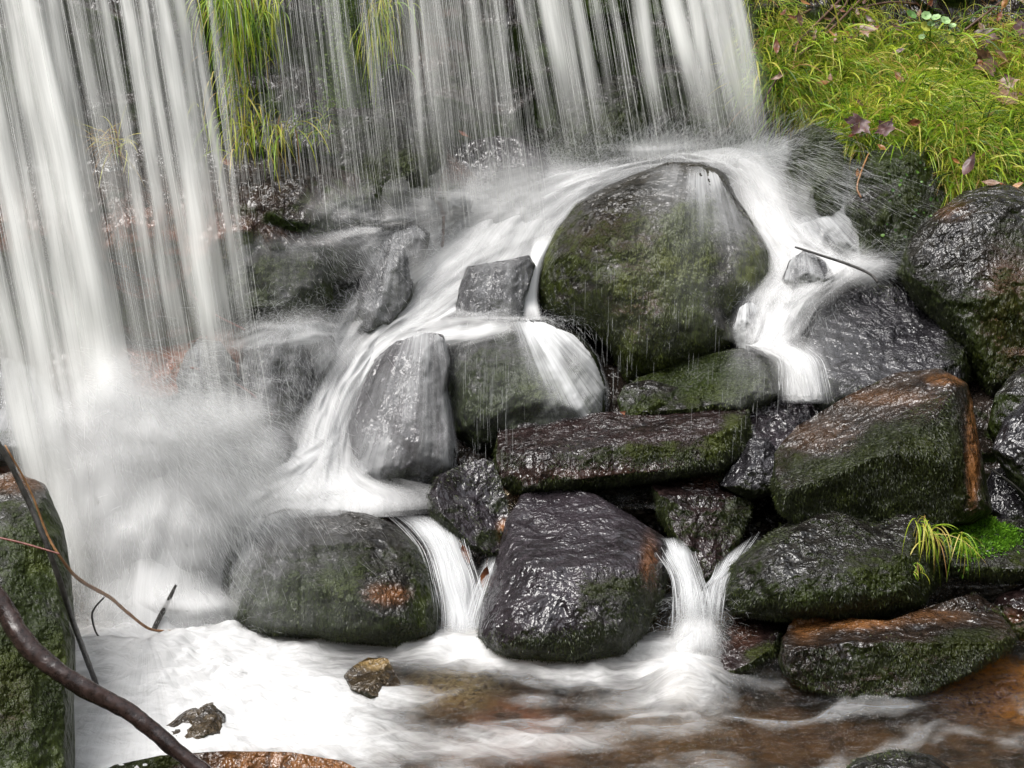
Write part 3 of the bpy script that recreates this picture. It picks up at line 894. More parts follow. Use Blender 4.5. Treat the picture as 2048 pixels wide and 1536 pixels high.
for key, n in (('R10', 16000), ('R11', 12000), ('R5', 7000), ('R12', 6000), ('R1', 12000), ('R16', 4000), ('R9', 3000), ('R15', 6000), ('R8', 8000),
               ('R20', 2500), ('R34', 4000), ('R33', 3500), ('R7', 3500), ('R14', 3500), ('R6', 1500), ('R13', 1500), ('R23', 1500)):
    rk = ROCKS[key]
    ms = None
    n = int(n * 1.8)
    if key == 'R10':
        ms = lambda u, v: 0.5 - 1.6 * (smooth(v - (930 - (u - 1590) * 0.50), 14, -14)) - 1.4 * smooth(u, 1895, 1915)
    if key == 'R12':
        ms = lambda u, v: -1.5 * smooth(v, 1272, 1255) * smooth(u, 1960, 1900) - 0.9 * smooth(u, 1640, 1600)
    if key == 'R5':
        ms = lambda u, v: 0.2 - 1.4 * smooth(v - (893 - (u - 1000) * 0.11), 8, -8) * smooth(u, 1480, 1440) - 0.6 * smooth(v, 930, 945)
    if key == 'R1':
        ms = lambda u, v: -0.35 + 0.35 * np.exp(-((u - 1390) / 70) ** 2 - ((v - 520) / 150) ** 2)
    if key == 'R7':
        ms = lambda u, v: -0.45 + 0.9 * np.exp(-((u - 1230) / 90) ** 2 - ((v - 1200) / 70) ** 2) + 0.8 * np.exp(-((v - 1290) / 30) ** 2)
    if key in ('R14', 'R15', 'R8', 'R26'):
        ms = lambda u, v: -0.2 + 0 * u
    moss_tufts(rk, rk.obj, n, ms, bright=0.12 if key in ('R1', 'R16') else 0.0)

# cushion of bright moss
rk = ROCKS['R20']
moss_tufts(rk, rk.obj, 9000, lambda u, v: 4.0 * np.exp(-((u - 1965) / 95) ** 2 - ((v - 1075) / 50) ** 2) - 1.9, (0.010, 0.022), 0.0022, bright_moss, 'moss_cushion', lift=2.5)

# ------------------------------------------------------------------ water
def flow(acc, secs, na=40, nb=120, dens=0.8, edge=0.25, bulge=0.04, rough=0.02, dprof=None, wscale=1.0, seed=0.0, freq=(9, 2.5), hug=False, broken=.5):
    """sheet of moving water through cross-sections (uL,vL,YL,uR,vR,YR), downstream order"""
    s = spline(np.asarray(secs, float), nb)
    a = np.linspace(0, 1, na)[None, :]
    L = s[:, None, :3]; Rr = s[:, None, 3:]
    q = L + (Rr - L) * a[..., None]
    q[..., 2] -= bulge * np.sin(a * np.pi)
    if hug:
        lim = bed_y(q[..., 0], q[..., 1]) - 0.035
        for _ in range(3):
            lim[1:-1] = np.minimum(lim[1:-1], (lim[:-2] + lim[2:]) / 2)
            lim[:, 1:-1] = np.minimum(lim[:, 1:-1], (lim[:, :-2] + lim[:, 2:]) / 2)
        q[..., 2] = np.minimum(q[..., 2], lim - 0.02 * np.sin(a * np.pi))
    p = P(q[..., 0], q[..., 1], q[..., 2])
    wid = np.linalg.norm(p[:, -1] - p[:, 0], axis=1)
    mid = p[:, na // 2]
    ln = np.concatenate([[0], np.cumsum(np.linalg.norm(np.diff(mid, axis=0), axis=1))])
    uvx = a * wid.mean() + seed
    uvy = ln[:, None] + 0 * a + seed * 3
    uv = np.stack([uvx + 0 * uvy, uvy], -1)
    nz = fbm(np.stack([uv[..., 0] * freq[0], uv[..., 1] * freq[1], 0 * uv[..., 0] + seed], -1), 3)
    p = p + nz[..., None] * rough * np.array([0.2, -1, 0.6])
    e = np.minimum(a, 1 - a)
    ef = smooth(e + 0.06 * nz, 0, edge) if edge > 0 else 1
    t = np.linspace(0, 1, nb)
    prof = np.interp(t, *zip(*dprof)) if dprof else np.ones(nb)
    brk = 1 + broken * fbm(np.stack([uv[..., 0] * 6, uv[..., 1] * 2.2, 0 * uv[..., 0] + seed + 20], -1), 4)
    acc.add(p, grid_faces(nb, na), uv, dens=np.clip(dens * ef * brk * prof[:, None] + 0 * uvy, 0, 1))


def strands(acc, org, vel, T, m=9, rad=0.0012, g=9.8, taper=True, dens=1.0):
    """ballistic streaks of droplets: org, vel (n,3), flight time T (n)"""
    n = len(org)
    t = np.linspace(0, 1, m)[None, :, None] * np.asarray(T)[:, None, None]
    p = org[:, None] + vel[:, None] * t + 0.5 * np.array([0, 0, -g]) * t * t
    r = np.asarray(rad) * np.ones((n, 1)) if np.ndim(rad) == 0 else np.asarray(rad)[:, None]
    prof = np.sin(np.linspace(0.08, 0.97, m) * np.pi)[None] ** 0.6 if taper else np.ones((1, m))
    V, F = tubes(p, r * prof)
    acc.add(V, F, dens=dens)


def curtain(acc, streams, Yt, Yb, vtop=-260, na=9, nb=70, seed=0):
    """falling streams: (u at v=0, slope, width px, density, v of foot, dv fade)"""
    r = np.random.default_rng(seed)
    for (u0, sl, w, de, vend) in streams:
        t = np.linspace(0, 1, nb)[:, None]
        a = np.linspace(-1, 1, na)[None, :]
        v = vtop + (vend - vtop) * t
        jit = r.uniform(-0.06, 0.06)
        fall = np.clip((v - vtop) / (1250 - vtop), 0, 1)
        Y = Yt + (Yb - Yt) * fall ** 0.7 + jit
        wob = 5 * np.sin(t * r.uniform(3, 8) + r.uniform(0, 6))
        ww = w * (r.uniform(.5, .9) + r.uniform(.2, .7) * t)
        u = u0 + sl * v + wob + a * ww * (1.45 if w <= 60 else 1.0)
        Yc = Y - 0.5 * w * 0.0021 * np.sqrt(np.maximum(1 - a * a, 0))
        p = P(u, v + 0 * a, Yc)
        uv = np.stack([a * w * 0.0021 + 0 * t + r.uniform(0, 50), (v - vtop) * 0.0021 + 0 * a + r.uniform(0, 20)], -1)
        d = de * (1 - np.abs(a) ** 2.0) ** (1.25 + .4 * (w > 60)) * smooth(v, vend, vend - 280) * (1 + .45 * perlin(np.stack([v / 170 + 0 * a, a * 1.2 + 0 * v, 0 * a * v + u0 * .37], -1)))
        acc.add(p, grid_faces(nb, na), uv, dens=np.clip(d * .88, 0, 1))


def fall_threads(acc, n, urange, slope, vr, lenr, Yt, Yb, rad, seed, vtop=-260):
    """fine separate threads of water between the streams"""
    r = np.random.default_rng(seed)
    u0 = r.uniform(*urange, n)
    v0 = r.uniform(vr[0], vr[1], n)
    ln = r.uniform(*lenr, n)
    v1 = np.minimum(v0 + ln, vr[2])
    sl = slope(u0) + r.normal(size=n) * 0.012
    jit = r.uniform(-0.10, 0.10, n)
    t = np.linspace(0, 1, 7)[None]
    v = v0[:, None] + (v1 - v0)[:, None] * t
    fall = np.clip((v - vtop) / (1250 - vtop), 0, 1)
    yt = np.interp(u0, *Yt)[:, None]; yb = np.interp(u0, *Yb)[:, None]
    Y = yt + (yb - yt) * fall ** 0.7 + jit[:, None]
    p = P(u0[:, None] + sl[:, None] * v, v, Y)
    rr = rad * r.uniform(0.4, 1.5, n)[:, None] * np.sin(np.linspace(0.06, 0.95, 7) * np.pi)[None] ** 0.7
    V, F = tubes(p, rr)
    acc.add(V, F, dens=r.uniform(0.35, 1.0, n).repeat(21))


# --- left waterfall
A = Acc()
curtain(A, [(-120, .20, 26, .7, 1250), (-57, .195, 24, .9, 1290), (-20, .195, 15, .5, 1250), (22, .19, 24, .75, 1180), (62, .19, 32, .95, 1010), (105, .185, 26, .85, 960),
            (150, .18, 16, .4, 860), (205, .17, 14, .45, 800), (250, .165, 18, .7, 830), (288, .162, 14, .5, 800), (318, .16, 20, .65, 850), (352, .155, 18, .55, 820), (385, .15, 14, .4, 780), (415, .14, 8, .35, 700)],
        5.75, 5.1, seed=1)
# broad thin veil
for (u0, sl, w, de, vend) in [(40, .19, 110, .16, 1150), (180, .175, 130, .10, 900), (310, .16, 90, .10, 860)]:
    curtain(A, [(u0, sl, w, de, vend)], 5.85, 5.2, na=40, seed=int(u0))
slL = lambda u: np.interp(u, [-150, 0, 200, 420], [.205, .192, .172, .14])
fall_threads(A, 1000, (-160, 430), slL, (-250, 900, 1150), (60, 420), ([-200, 450], [5.72, 5.8]), ([-200, 450], [5.08, 5.2]), 0.0006, 11)
o = A.build('waterfall', M['fall'])
tag(o, 'tall left waterfall of broad white streams falling into the foam', 'waterfall', 'waterfall curtains', 'structure')

# --- middle curtain
A = Acc()
r = np.random.default_rng(5)
st = []
for i in range(34):
    u0 = r.uniform(420, 1030)
    st.append((u0, 0.115 + r.normal() * 0.006, r.uniform(3, 11), r.uniform(.05, .32), r.uniform(330, 440)))
curtain(A, st, 6.75, 6.2, seed=2)
for (u0, w, de) in [(880, 130, .10), (620, 150, .06)]:
    curtain(A, [(u0, .115, w, de, 440)], 6.8, 6.2, na=40, seed=int(u0))
fall_threads(A, 1400, (415, 1040), lambda u: 0.115 + 0 * u, (-250, 380, 470), (40, 300), ([400, 1050], [6.55, 7.0]), ([400, 1050], [6.1, 6.4]), 0.0005, 12)
o = A.build('waterfall', M['fall'])
tag(o, 'thin see-through middle curtain of fine water threads over the dark face', 'waterfall', 'waterfall curtains', 'structure')

# --- right waterfall
A = Acc()
curtain(A, [(1040, .19, 10, .6, 325), (1062, .17, 8, .4, 330), (1104, .165, 19, .95, 335), (1132, .15, 8, .5, 330), (1158, .14, 14, .6, 330), (1190, .13, 9, .35, 330), (1225, .15, 7, .3, 280), (1282, .17, 16, .85, 300), (1312, .16, 8, .5, 300),
            (1350, .22, 18, .85, 310), (1385, .22, 14, .75, 315), (1412, .2, 14, .7, 315), (1440, .19, 20, .9, 320), (1468, .17, 14, .7, 320), (1484, .15, 8, .4, 320)], 7.2, 6.5, seed=3)
for (u0, w, de) in [(1110, 80, .10), (1420, 80, .35)]:
    curtain(A, [(u0, .17, w, de, 330)], 7.25, 6.55, na=30, seed=int(u0))
fall_threads(A, 450, (1030, 1495), lambda u: 0.17 + 0 * u, (-250, 280, 340), (40, 260), ([1000, 1500], [7.1, 7.3]), ([1000, 1500], [6.5, 6.6]), 0.0006, 13)
o = A.build('waterfall', M['fall'])
tag(o, 'right waterfall of dense pale streams ending above the largest boulder', 'waterfall', 'waterfall curtains', 'structure')

# --- rushing white water between the boulders
def stream(label, secs, seed, prof):
    A = Acc()
    secs = np.array(secs, float)
    flow(A, secs, 70, 260, .98, 0.30, 0.10, 0.09, prof, seed=seed, hug=True, freq=(8, 4), broken=.9)
    for kx, (grow, dy, de) in enumerate([(1.3, .05, .6), (1.6, .09, .38), (2.0, .02, .3)]):
        q = secs.copy()
        c = (secs[:, :3] + secs[:, 3:]) / 2
        h = (secs[:, 3:] - secs[:, :3]) / 2 * grow
        q[:, :3] = c - h; q[:, 3:] = c + h
        q[:, [1, 4]] -= 10 * kx
        q[:, [2, 5]] -= dy
        flow(A, q, 70, 260, de, 0.5, 0.10, 0.08, prof, seed=seed + 1.7 * kx + 1, hug=True, broken=1.6)
    o = A.build('stream_water', M['foam'])
    tag(o, label, 'stream', 'white water branches', 'structure')


stream('white rushing stream winding down left of the largest boulder',
       [(1080, 350, 7.3, 1580, 305, 7.3), (1010, 372, 7.12, 1420, 330, 7.15), (920, 415, 7.0, 1260, 385, 7.0), (850, 470, 6.85, 1180, 450, 6.9), (775, 550, 6.65, 1130, 530, 6.74), (700, 630, 6.42, 1010, 610, 6.58),
        (650, 705, 6.25, 860, 690, 6.4), (615, 785, 6.08, 770, 765, 6.2), (588, 850, 5.92, 735, 850, 6.0), (560, 940, 5.72, 730, 955, 5.75), (450, 1000, 5.55, 820, 1000, 5.55), (400, 1060, 5.45, 840, 1030, 5.48)],
       1, [(0, 0.4), (0.06, 1), (0.95, 1), (1, 0.4)])
stream('white rushing stream running down right of the largest boulder',
       [(1300, 326, 7.2, 1560, 300, 7.2), (1400, 344, 7.1, 1585, 350, 7.0), (1455, 385, 6.98, 1605, 420, 6.9), (1490, 450, 6.85, 1630, 490, 6.72), (1525, 520, 6.7, 1730, 545, 6.55), (1510, 580, 6.55, 1680, 580, 6.45),
        (1495, 620, 6.42, 1630, 620, 6.35), (1488, 660, 6.3, 1605, 660, 6.25), (1480, 690, 6.18, 1590, 690, 6.12), (1505, 700, 6.0, 1615, 705, 6.0), (1548, 730, 5.9, 1635, 740, 5.92), (1568, 800, 5.84, 1645, 805, 5.86)],
       4, [(0, 0.6), (0.1, 1), (0.4, 0.9), (0.6, 0.8), (0.8, 0.65), (1, 0.4)])


def fan(acc, rk, apex, angs, r0, r1, na=70, nb=60, off=0.02, dens=0.6, prof=None, aprof=None, seed=0.0, extra=0.0):
    """film of water spreading over a rock from a point above it; angles in degrees on the picture, 90 = straight down"""
    an = np.radians(np.linspace(angs[0], angs[1], na))[None, :]
    t = np.linspace(0, 1, nb)[:, None]
    rr = r0 + (r1 - r0) * t
    u = apex[0] + rr * np.cos(an); v = apex[1] + rr * np.sin(an)
    sv = rk.sval(u, v)
    Y = rk.y(u, v) - off
    Y = np.where(sv > 1, rk.rim(v) - off, Y)
    # keep falling free beyond the rim
    p = P(u, v, Y)
    nz = fbm(np.stack([an * 14 + 0 * t, t * 3 + 0 * an, 0 * an * t + seed], -1), 3)
    br = 1 + .8 * fbm(np.stack([an * 5 + 0 * t, t * 4 + 0 * an, 0 * an * t + seed + 5], -1), 3)
    p = p + nz[..., None] * np.array([0, -0.012, 0.006])
    px = 0.0021
    uv = np.stack([an * (r0 + r1) * 0.5 * px + seed + 0 * t, rr * px + 0 * an + seed], -1)
    d = dens * (np.interp(t[:, 0], *zip(*prof)) if prof else np.ones(nb))[:, None]
    d = d * (np.interp(np.degrees(an[0]), *zip(*aprof)) if aprof else np.sin(np.linspace(0, 1, na) * np.pi) ** 0.5)[None]
    d = d * smooth(sv, 1.06 + extra, 0.99 + extra)
    keep = d * smooth(t, 0.0, 0.10) * br
    acc.add(p, grid_faces(nb, na), uv, dens=np.clip(keep, 0, 1))


# dome boulder fan
A = Acc()
fan(A, ROCKS['R3'], (1010, 560), (25, 160), 70, 380, 140, 90, 0.026, 0.85,
    prof=[(0, 1), (0.1, 1), (0.25, .55), (0.5, .32), (0.8, .24), (1, .1)], aprof=[(25, 1), (40, 1.7), (58, 1.5), (70, .6), (82, .14), (110, .12), (130, .3), (160, .5)], seed=2)
o = A.build('cascade', M['film'])
tag(o, 'fan of white water over the dome shaped boulder', 'cascade', 'films of water over the rocks', 'structure')
A = Acc()
fan(A, ROCKS['R4'], (860, 520), (70, 122), 120, 480, 110, 90, 0.024, 0.29,
    prof=[(0, 1.4), (0.12, 1.1), (0.3, .65), (0.6, .6), (1, .7)], aprof=[(70, .6), (80, 1), (115, 1), (122, .3)], seed=5)
o = A.build('cascade', M['film'])
tag(o, 'thin streaky sheet of water over the plum grey boulder', 'cascade', 'films of water over the rocks', 'structure')
A = Acc()
fan(A, ROCKS['R8'], (600, 850), (60, 150), 150, 470, 130, 80, 0.022, 0.8,
    prof=[(0, 1.2), (0.12, 1), (0.3, .4), (0.55, .3), (1, .3)], aprof=[(60, 0), (75, .1), (95, .2), (112, .6), (130, 1.2), (150, 1.3)], seed=6)
o = A.build('cascade', M['film'])
tag(o, 'white water sliding over the left shoulder of the mossy rounded boulder', 'cascade', 'films of water over the rocks', 'structure')
A = Acc()
fan(A, ROCKS['R1'], (1390, 200), (60, 125), 120, 520, 120, 90, 0.022, 0.42,
    prof=[(0, 1.3), (0.1, 1), (0.25, .5), (0.45, .18), (1, 0.05)], aprof=[(60, .8), (75, 1), (95, .5), (110, .3), (125, 0)], seed=7)
o = A.build('cascade', M['film'])
tag(o, 'thin veil of water creeping over the top of the largest boulder', 'cascade', 'films of water over the rocks', 'structure')
for key, apex, angs, r0, r1, dens, lab, ap in (
        ('R2', (1030, 300), (80, 118), 210, 400, .10, 'trickling streaks of water down the squarish grey block', None),
        ('R28', (590, 540), (45, 150), 90, 320, .17, 'fan of spray over the rounded rock beside the left waterfall', None),
        ('R31', (800, 390), (50, 150), 50, 290, .22, 'fine water fanning over the spray veiled rock', None),
        ('R27', (400, 600), (55, 125), 75, 270, .2, 'fine water over the dark round rock under the left waterfall', None),
        ('R36', (1490, 560), (40, 140), 40, 140, .4, 'water curling over the small rock beside the largest boulder', None),
        ('R37', (1600, 440), (40, 140), 60, 150, .3, 'foam washing over the low rock beside the leaning stick', None),
        ('R16', (1500, 560), (40, 110), 130, 260, .3, 'water spilling across the flat green mossy stone', [(40, 1.6), (75, .6), (110, 0)]),
        ('R29', (540, 740), (60, 130), 105, 260, .15, 'water washing the small smooth rock in the foam', None),
        ('R30', (650, 900), (50, 130), 85, 160, .5, 'water washing the low brown rock behind the mossy boulder', None),
        ('R14', (1560, 420), (50, 80), 150, 420, .07, 'spray running over the left flank of the broad blue grey boulder', [(50, 0), (60, .5), (70, 1), (80, 0.6)]),
        ('R35', (1500, 250), (35, 75), 150, 420, .45, 'streaks of spray across the slanting slab', None),
        ('R39', (80, 600), (50, 140), 110, 330, .3, 'thin water over the wet rock at the left edge', None),
        ('R42', (540, 250), (60, 120), 160, 420, .08, 'thin streaks of water over the mossy streaked rock', None)):
    A = Acc()
    fan(A, ROCKS[key], apex, angs, r0, r1, 70, 60, 0.02, dens, prof=[(0, 1.5), (0.15, 1.2), (0.5, .8), (1, .7)], aprof=ap, seed=r0 * 0.1)
    o = A.build('cascade', M['film'])
    tag(o, lab, 'cascade', 'films of water over the rocks', 'structure')

# falls that leap free
for secs, lab, kw in (
        ([(1300, 1075, 5.2, 1380, 1075, 5.45), (1322, 1110, 5.1, 1385, 1110, 5.3), (1345, 1150, 5.02, 1398, 1145, 5.1), (1352, 1200, 4.95, 1412, 1190, 4.96), (1352, 1260, 4.90, 1425, 1250, 4.90)],
         'narrow arching fall leaving the right side of the wet round boulder', dict(dens=.58, edge=.5)),
        ([(1440, 1120, 5.3, 1520, 1060, 5.4), (1428, 1150, 5.18, 1478, 1120, 5.22), (1412, 1175, 5.06, 1455, 1150, 5.1), (1402, 1215, 5.0, 1445, 1200, 5.0), (1398, 1250, 4.98, 1440, 1245, 4.98)],
         'small clear fall joining the narrow arching fall from the right', dict(dens=.42, edge=.5)),
        ([(1345, 1230, 4.94, 1440, 1230, 4.94), (1330, 1290, 4.86, 1440, 1290, 4.86), (1312, 1340, 4.8, 1425, 1345, 4.8), (1320, 1410, 4.66, 1410, 1410, 4.66)],
         'white splash tumbling into the pool below the narrow arching fall', dict(dens=.95, edge=.3, bulge=.08, rough=.05)),
        ([(780, 1030, 5.42, 880, 1030, 5.42), (810, 1055, 5.3, 915, 1055, 5.36), (845, 1100, 5.2, 930, 1100, 5.25), (862, 1160, 5.1, 950, 1160, 5.14), (872, 1220, 5.02, 965, 1230, 5.06), (868, 1275, 4.95, 980, 1280, 4.95)],
         'fall of pale water between the mossy rounded boulder and the small tilted block', dict(dens=.6, edge=.5)),
        ([(985, 1110, 5.3, 1010, 1115, 5.25), (955, 1170, 5.14, 1000, 1165, 5.12), (935, 1230, 5.05, 985, 1230, 5.04), (930, 1275, 5.02, 975, 1275, 5.02)],
         'small clear trickle between the tilted block and the wet round boulder', dict(dens=.42, edge=.5)),
        ([(1062, 470, 6.7, 1125, 455, 6.7), (1055, 520, 6.5, 1090, 520, 6.55), (1042, 590, 6.4, 1078, 590, 6.45), (1040, 640, 6.3, 1090, 640, 6.3)],
         'narrow white spout between the squarish block and the largest boulder', dict(dens=.95, edge=.3)),
        ([(1535, 700, 6.0, 1600, 690, 6.0), (1560, 720, 5.85, 1635, 720, 5.92), (1565, 760, 5.8, 1648, 765, 5.85), (1568, 805, 5.78, 1655, 808, 5.84)],
         'short fall dropping off the right end of the flat mossy stone', dict(dens=.62, edge=.4)),
        ([(960, 400, 6.9, 1080, 385, 6.95), (850, 430, 6.7, 960, 440, 6.75), (760, 500, 6.5, 880, 520, 6.5), (690, 570, 6.35, 800, 600, 6.35), (640, 640, 6.2, 740, 660, 6.25), (600, 740, 6.02, 700, 740, 6.1), (575, 850, 5.85, 660, 850, 5.9)],
         'broken veil of water spilling over the spray veiled rock into the gap below', dict(dens=.803, edge=.5, bulge=.06, rough=.06, broken=2.0, dprof=[(0, 0), (.2, .75), (.7, .7), (1, .4)])),
        ([(1060, 350, 7.1, 1300, 335, 7.15), (960, 385, 6.95, 1180, 400, 6.9), (870, 450, 6.72, 1120, 470, 6.72), (800, 540, 6.5, 960, 545, 6.55), (760, 640, 6.3, 900, 640, 6.32)],
         'wide hazy spread of water left of the largest boulder', dict(dens=.802, edge=.5, bulge=.06, rough=.05, broken=1.4, dprof=[(0, 0), (.25, .7), (.7, .7), (1, .1)])),
        ([(640, 860, 5.75, 720, 870, 5.8), (560, 900, 5.65, 690, 920, 5.7), (480, 940, 5.52, 640, 985, 5.55), (420, 985, 5.4, 560, 1030, 5.4), (360, 1050, 5.28, 470, 1100, 5.2), (310, 1150, 5.1, 450, 1180, 5.04)],
         'turbulent white water turning left above the mossy rounded boulder', dict(dens=.9, edge=.5, bulge=.06, rough=.06, broken=1.3, dprof=[(0, 0), (.2, .9), (.8, .9), (1, .3)])),
        ([(1040, 595, 6.3, 1040, 680, 6.05), (950, 606, 6.3, 935, 700, 6.05), (850, 616, 6.28, 835, 716, 6.02), (760, 645, 6.24, 750, 760, 5.98), (690, 720, 6.1, 715, 830, 5.92)],
         'band of foam running along the crest of the plum grey boulder', dict(dens=.81, edge=.5, bulge=.05, rough=.05, broken=1.5)),
        ([(690, 620, 6.2, 710, 720, 6.15), (630, 600, 6.05, 620, 720, 5.92), (550, 605, 5.98, 540, 735, 5.84), (480, 635, 5.92, 470, 750, 5.8), (410, 645, 5.9, 410, 730, 5.82)],
         'foam washing over the crest of the rounded rock beside the left waterfall', dict(dens=.805, edge=.5, bulge=.05, rough=.05, broken=1.8, dprof=[(0, 0), (.25, .55), (.7, .5), (1, 0)])),
        ([(480, 1000, 5.5, 620, 985, 5.5), (400, 1040, 5.4, 480, 1045, 5.42), (350, 1120, 5.22, 465, 1110, 5.2), (310, 1200, 5.08, 460, 1190, 5.05), (290, 1270, 4.98, 470, 1260, 4.98)],
         'broad white fall pouring left of the mossy rounded boulder', dict(dens=.9, edge=.25, bulge=.08)),
        ([(100, 690, 5.12, 400, 720, 5.15), (135, 820, 5.06, 470, 850, 5.12), (165, 950, 5.0, 520, 970, 5.1), (175, 1080, 4.95, 480, 1080, 5.02), (170, 1180, 4.9, 455, 1180, 4.95), (160, 1285, 4.86, 470, 1275, 4.88)],
         'soft streaky white veil in front of the foot of the left waterfall', dict(dens=.801, edge=.5, bulge=.05, rough=.02, broken=.8, dprof=[(0, 0), (.3, .55), (.6, .85), (1, 1)])),
        ([(150, 760, 5.3, 560, 800, 5.9), (170, 850, 5.25, 520, 900, 5.65), (200, 960, 5.2, 480, 1000, 5.45), (180, 1080, 5.12, 440, 1100, 5.25), (170, 1180, 5.05, 420, 1200, 5.05), (170, 1270, 4.98, 420, 1280, 4.95)],
         'wide white apron of water where the left waterfall strikes the rocks', dict(dens=.9, hug=True, edge=.3, bulge=.1, rough=.05, dprof=[(0, .15), (.2, .7), (.5, .95), (1, 1)]))):
    A = Acc()
    if kw['dens'] < .8:
        rj = np.random.default_rng(int(secs[0][0]))
        for kx in range(3):
            q = np.array(secs, float)
            q[:, [0, 3]] += rj.normal(size=(1, 1)) * 9 + rj.normal(size=(len(q), 2)) * 5
            q[:, [2, 5]] -= rj.uniform(-.02, .05)
            flow(A, q, 36, 90, kw['dens'] * .62, .5, .05, .03, [(0, 0), (.2, 1), (.8, 1), (1, .1)], seed=kx * 2.3 + secs[0][0] * .013, freq=(22, 3))
        q = np.array(secs, float)
        path = spline(q, 40)
        ns = 130
        aa = rj.uniform(-.12, 1.12, ns)[:, None]; b0 = rj.uniform(0, .7, ns); b1 = np.minimum(b0 + rj.uniform(.15, .5, ns), 1.0)
        tt = b0[:, None] + (b1 - b0)[:, None] * np.linspace(0, 1, 8)[None]
        qq = np.stack([np.interp(tt * 39, np.arange(40), path[:, c]) for c in range(6)], -1)
        w3 = qq[..., :3] + (qq[..., 3:] - qq[..., :3]) * aa[..., None]
        w3[..., 2] -= rj.uniform(.01, .08, ns)[:, None]
        V_, F_ = tubes(P(w3[..., 0], w3[..., 1], w3[..., 2]), .0008 * rj.uniform(.4, 1.4, ns)[:, None] * np.sin(np.linspace(.08, .95, 8) * np.pi)[None])
        A.add(V_, F_, dens=.9)
    flow(A, secs, 36, 90, **{**dict(bulge=.03, rough=.02, seed=secs[0][0] * 0.01, dprof=[(0, 0), (.16, 1), (.85, 1), (1, .3)]), **kw})
    o = A.build('cascade', M['foam'] if kw['dens'] > .8 else M['film'])
    tag(o, lab, 'cascade', 'falls between the rocks', 'structure')

# spray: short streaks thrown up where water strikes
A = Acc()
r = np.random.default_rng(21)


def burst(u, v, Y, n, du, dv, speed, dirs, spread, T=(0.012, 0.04), rad=0.00026):
    n = int(n * SPRAY)
    uu_ = r.normal(size=n) * du + u; vv_ = r.normal(size=n) * dv + v
    d = np.array(dirs, float); d /= np.linalg.norm(d)
    vel = d + r.normal(size=(n, 3)) * spread
    vel /= np.linalg.norm(vel, axis=1, keepdims=True)
    vel *= 1.6 * r.uniform(speed[0], speed[1], n)[:, None]
    # a streak is the stretch of a drop's flight that one exposure catches, anywhere along its way
    t0 = np.abs(r.normal(size=n)) * 0.055
    org = P(uu_, vv_, Y + r.normal(size=n) * 0.05) + vel * t0[:, None] + 0.5 * np.array([0, 0, -9.8]) * (t0 ** 2)[:, None]
    vel = vel + np.array([0, 0, -9.8]) * t0[:, None]
    strands(A, org, vel, r.uniform(T[0], T[1], n), m=4, rad=rad * r.uniform(0.35, 1.6, n))


SPRAY = 7
burst(1330, 312, 7.1, 1300, 100, 12, (0.6, 1.8), (0, -.4, 1), .6)
burst(1500, 325, 7.0, 900, 50, 15, (0.8, 2.2), (.5, -.6, .6), .5)
burst(1150, 345, 7.1, 800, 70, 14, (0.6, 1.6), (-.3, -.5, .8), .6)
burst(1590, 400, 6.85, 800, 40, 45, (1.6, 3.6), (1, -.4, -.35), .16, (0.02, .06))
burst(940, 440, 6.85, 700, 80, 45, (0.6, 1.8), (-.5, -.5, .5), .5)
burst(830, 490, 6.6, 450, 70, 40, (0.5, 1.6), (-.4, -.5, .4), .6)
burst(620, 500, 6.3, 150, 80, 50, (0.5, 1.6), (.6, -.5, -.2), .4)
burst(570, 645, 6.0, 250, 60, 25, (0.5, 1.6), (.1, -.5, .2), .6)
burst(560, 760, 5.85, 150, 60, 60, (0.5, 1.6), (.3, -.5, -.6), .4)
burst(300, 830, 5.1, 700, 90, 60, (0.8, 2.2), (.8, -.3, -.3), .35, (0.015, .05))
burst(380, 960, 5.1, 700, 90, 70, (0.8, 2.2), (.7, -.3, -.6), .3, (0.015, .05))
burst(280, 1120, 5.1, 1600, 80, 100, (0.8, 2.0), (.4, -.4, -.5), .4)
burst(330, 1270, 4.95, 1400, 90, 15, (0.5, 1.6), (.3, -.4, .8), .6)
burst(1390, 1290, 4.82, 500, 30, 50, (0.3, 1.0), (0, -.3, .8), .7)
burst(930, 1275, 5.0, 300, 40, 8, (0.3, .9), (0, -.3, 1), .7)
burst(1720, 525, 6.5, 200, 60, 15, (0.5, 1.6), (.7, -.3, .5), .5)
burst(1000, 645, 6.3, 500, 90, 8, (0.4, 1.1), (0, -.5, .3), .6)
burst(1580, 620, 6.3, 250, 50, 40, (0.4, 1.2), (-.2, -.5, .1), .5)
burst(480, 1260, 4.98, 120, 20, 8, (0.8, 2.0), (1, -.2, .5), .25)
# drips falling in front of the largest boulder and the log stone
n = 150
uu_ = np.concatenate([r.uniform(1150, 1420, 60) + 14 * r.normal(size=60), 60 * r.normal(size=60) * .6 + 980, r.uniform(1380, 1580, 30)])
vv_ = np.concatenate([r.uniform(520, 760, 60), r.uniform(700, 900, 60), r.uniform(700, 880, 30)])
strands(A, P(uu_, vv_, np.where(vv_ < 690, 5.95, 5.5)), np.tile([0.0, 0, -1.5], (n, 1)), r.uniform(0.015, 0.08, n), rad=0.0004 * r.uniform(.5, 1.6, n))
o = A.build('spray', M['strand'])
tag(o, 'fine streaks of spray flying off the rocks', 'spray', kind='stuff')

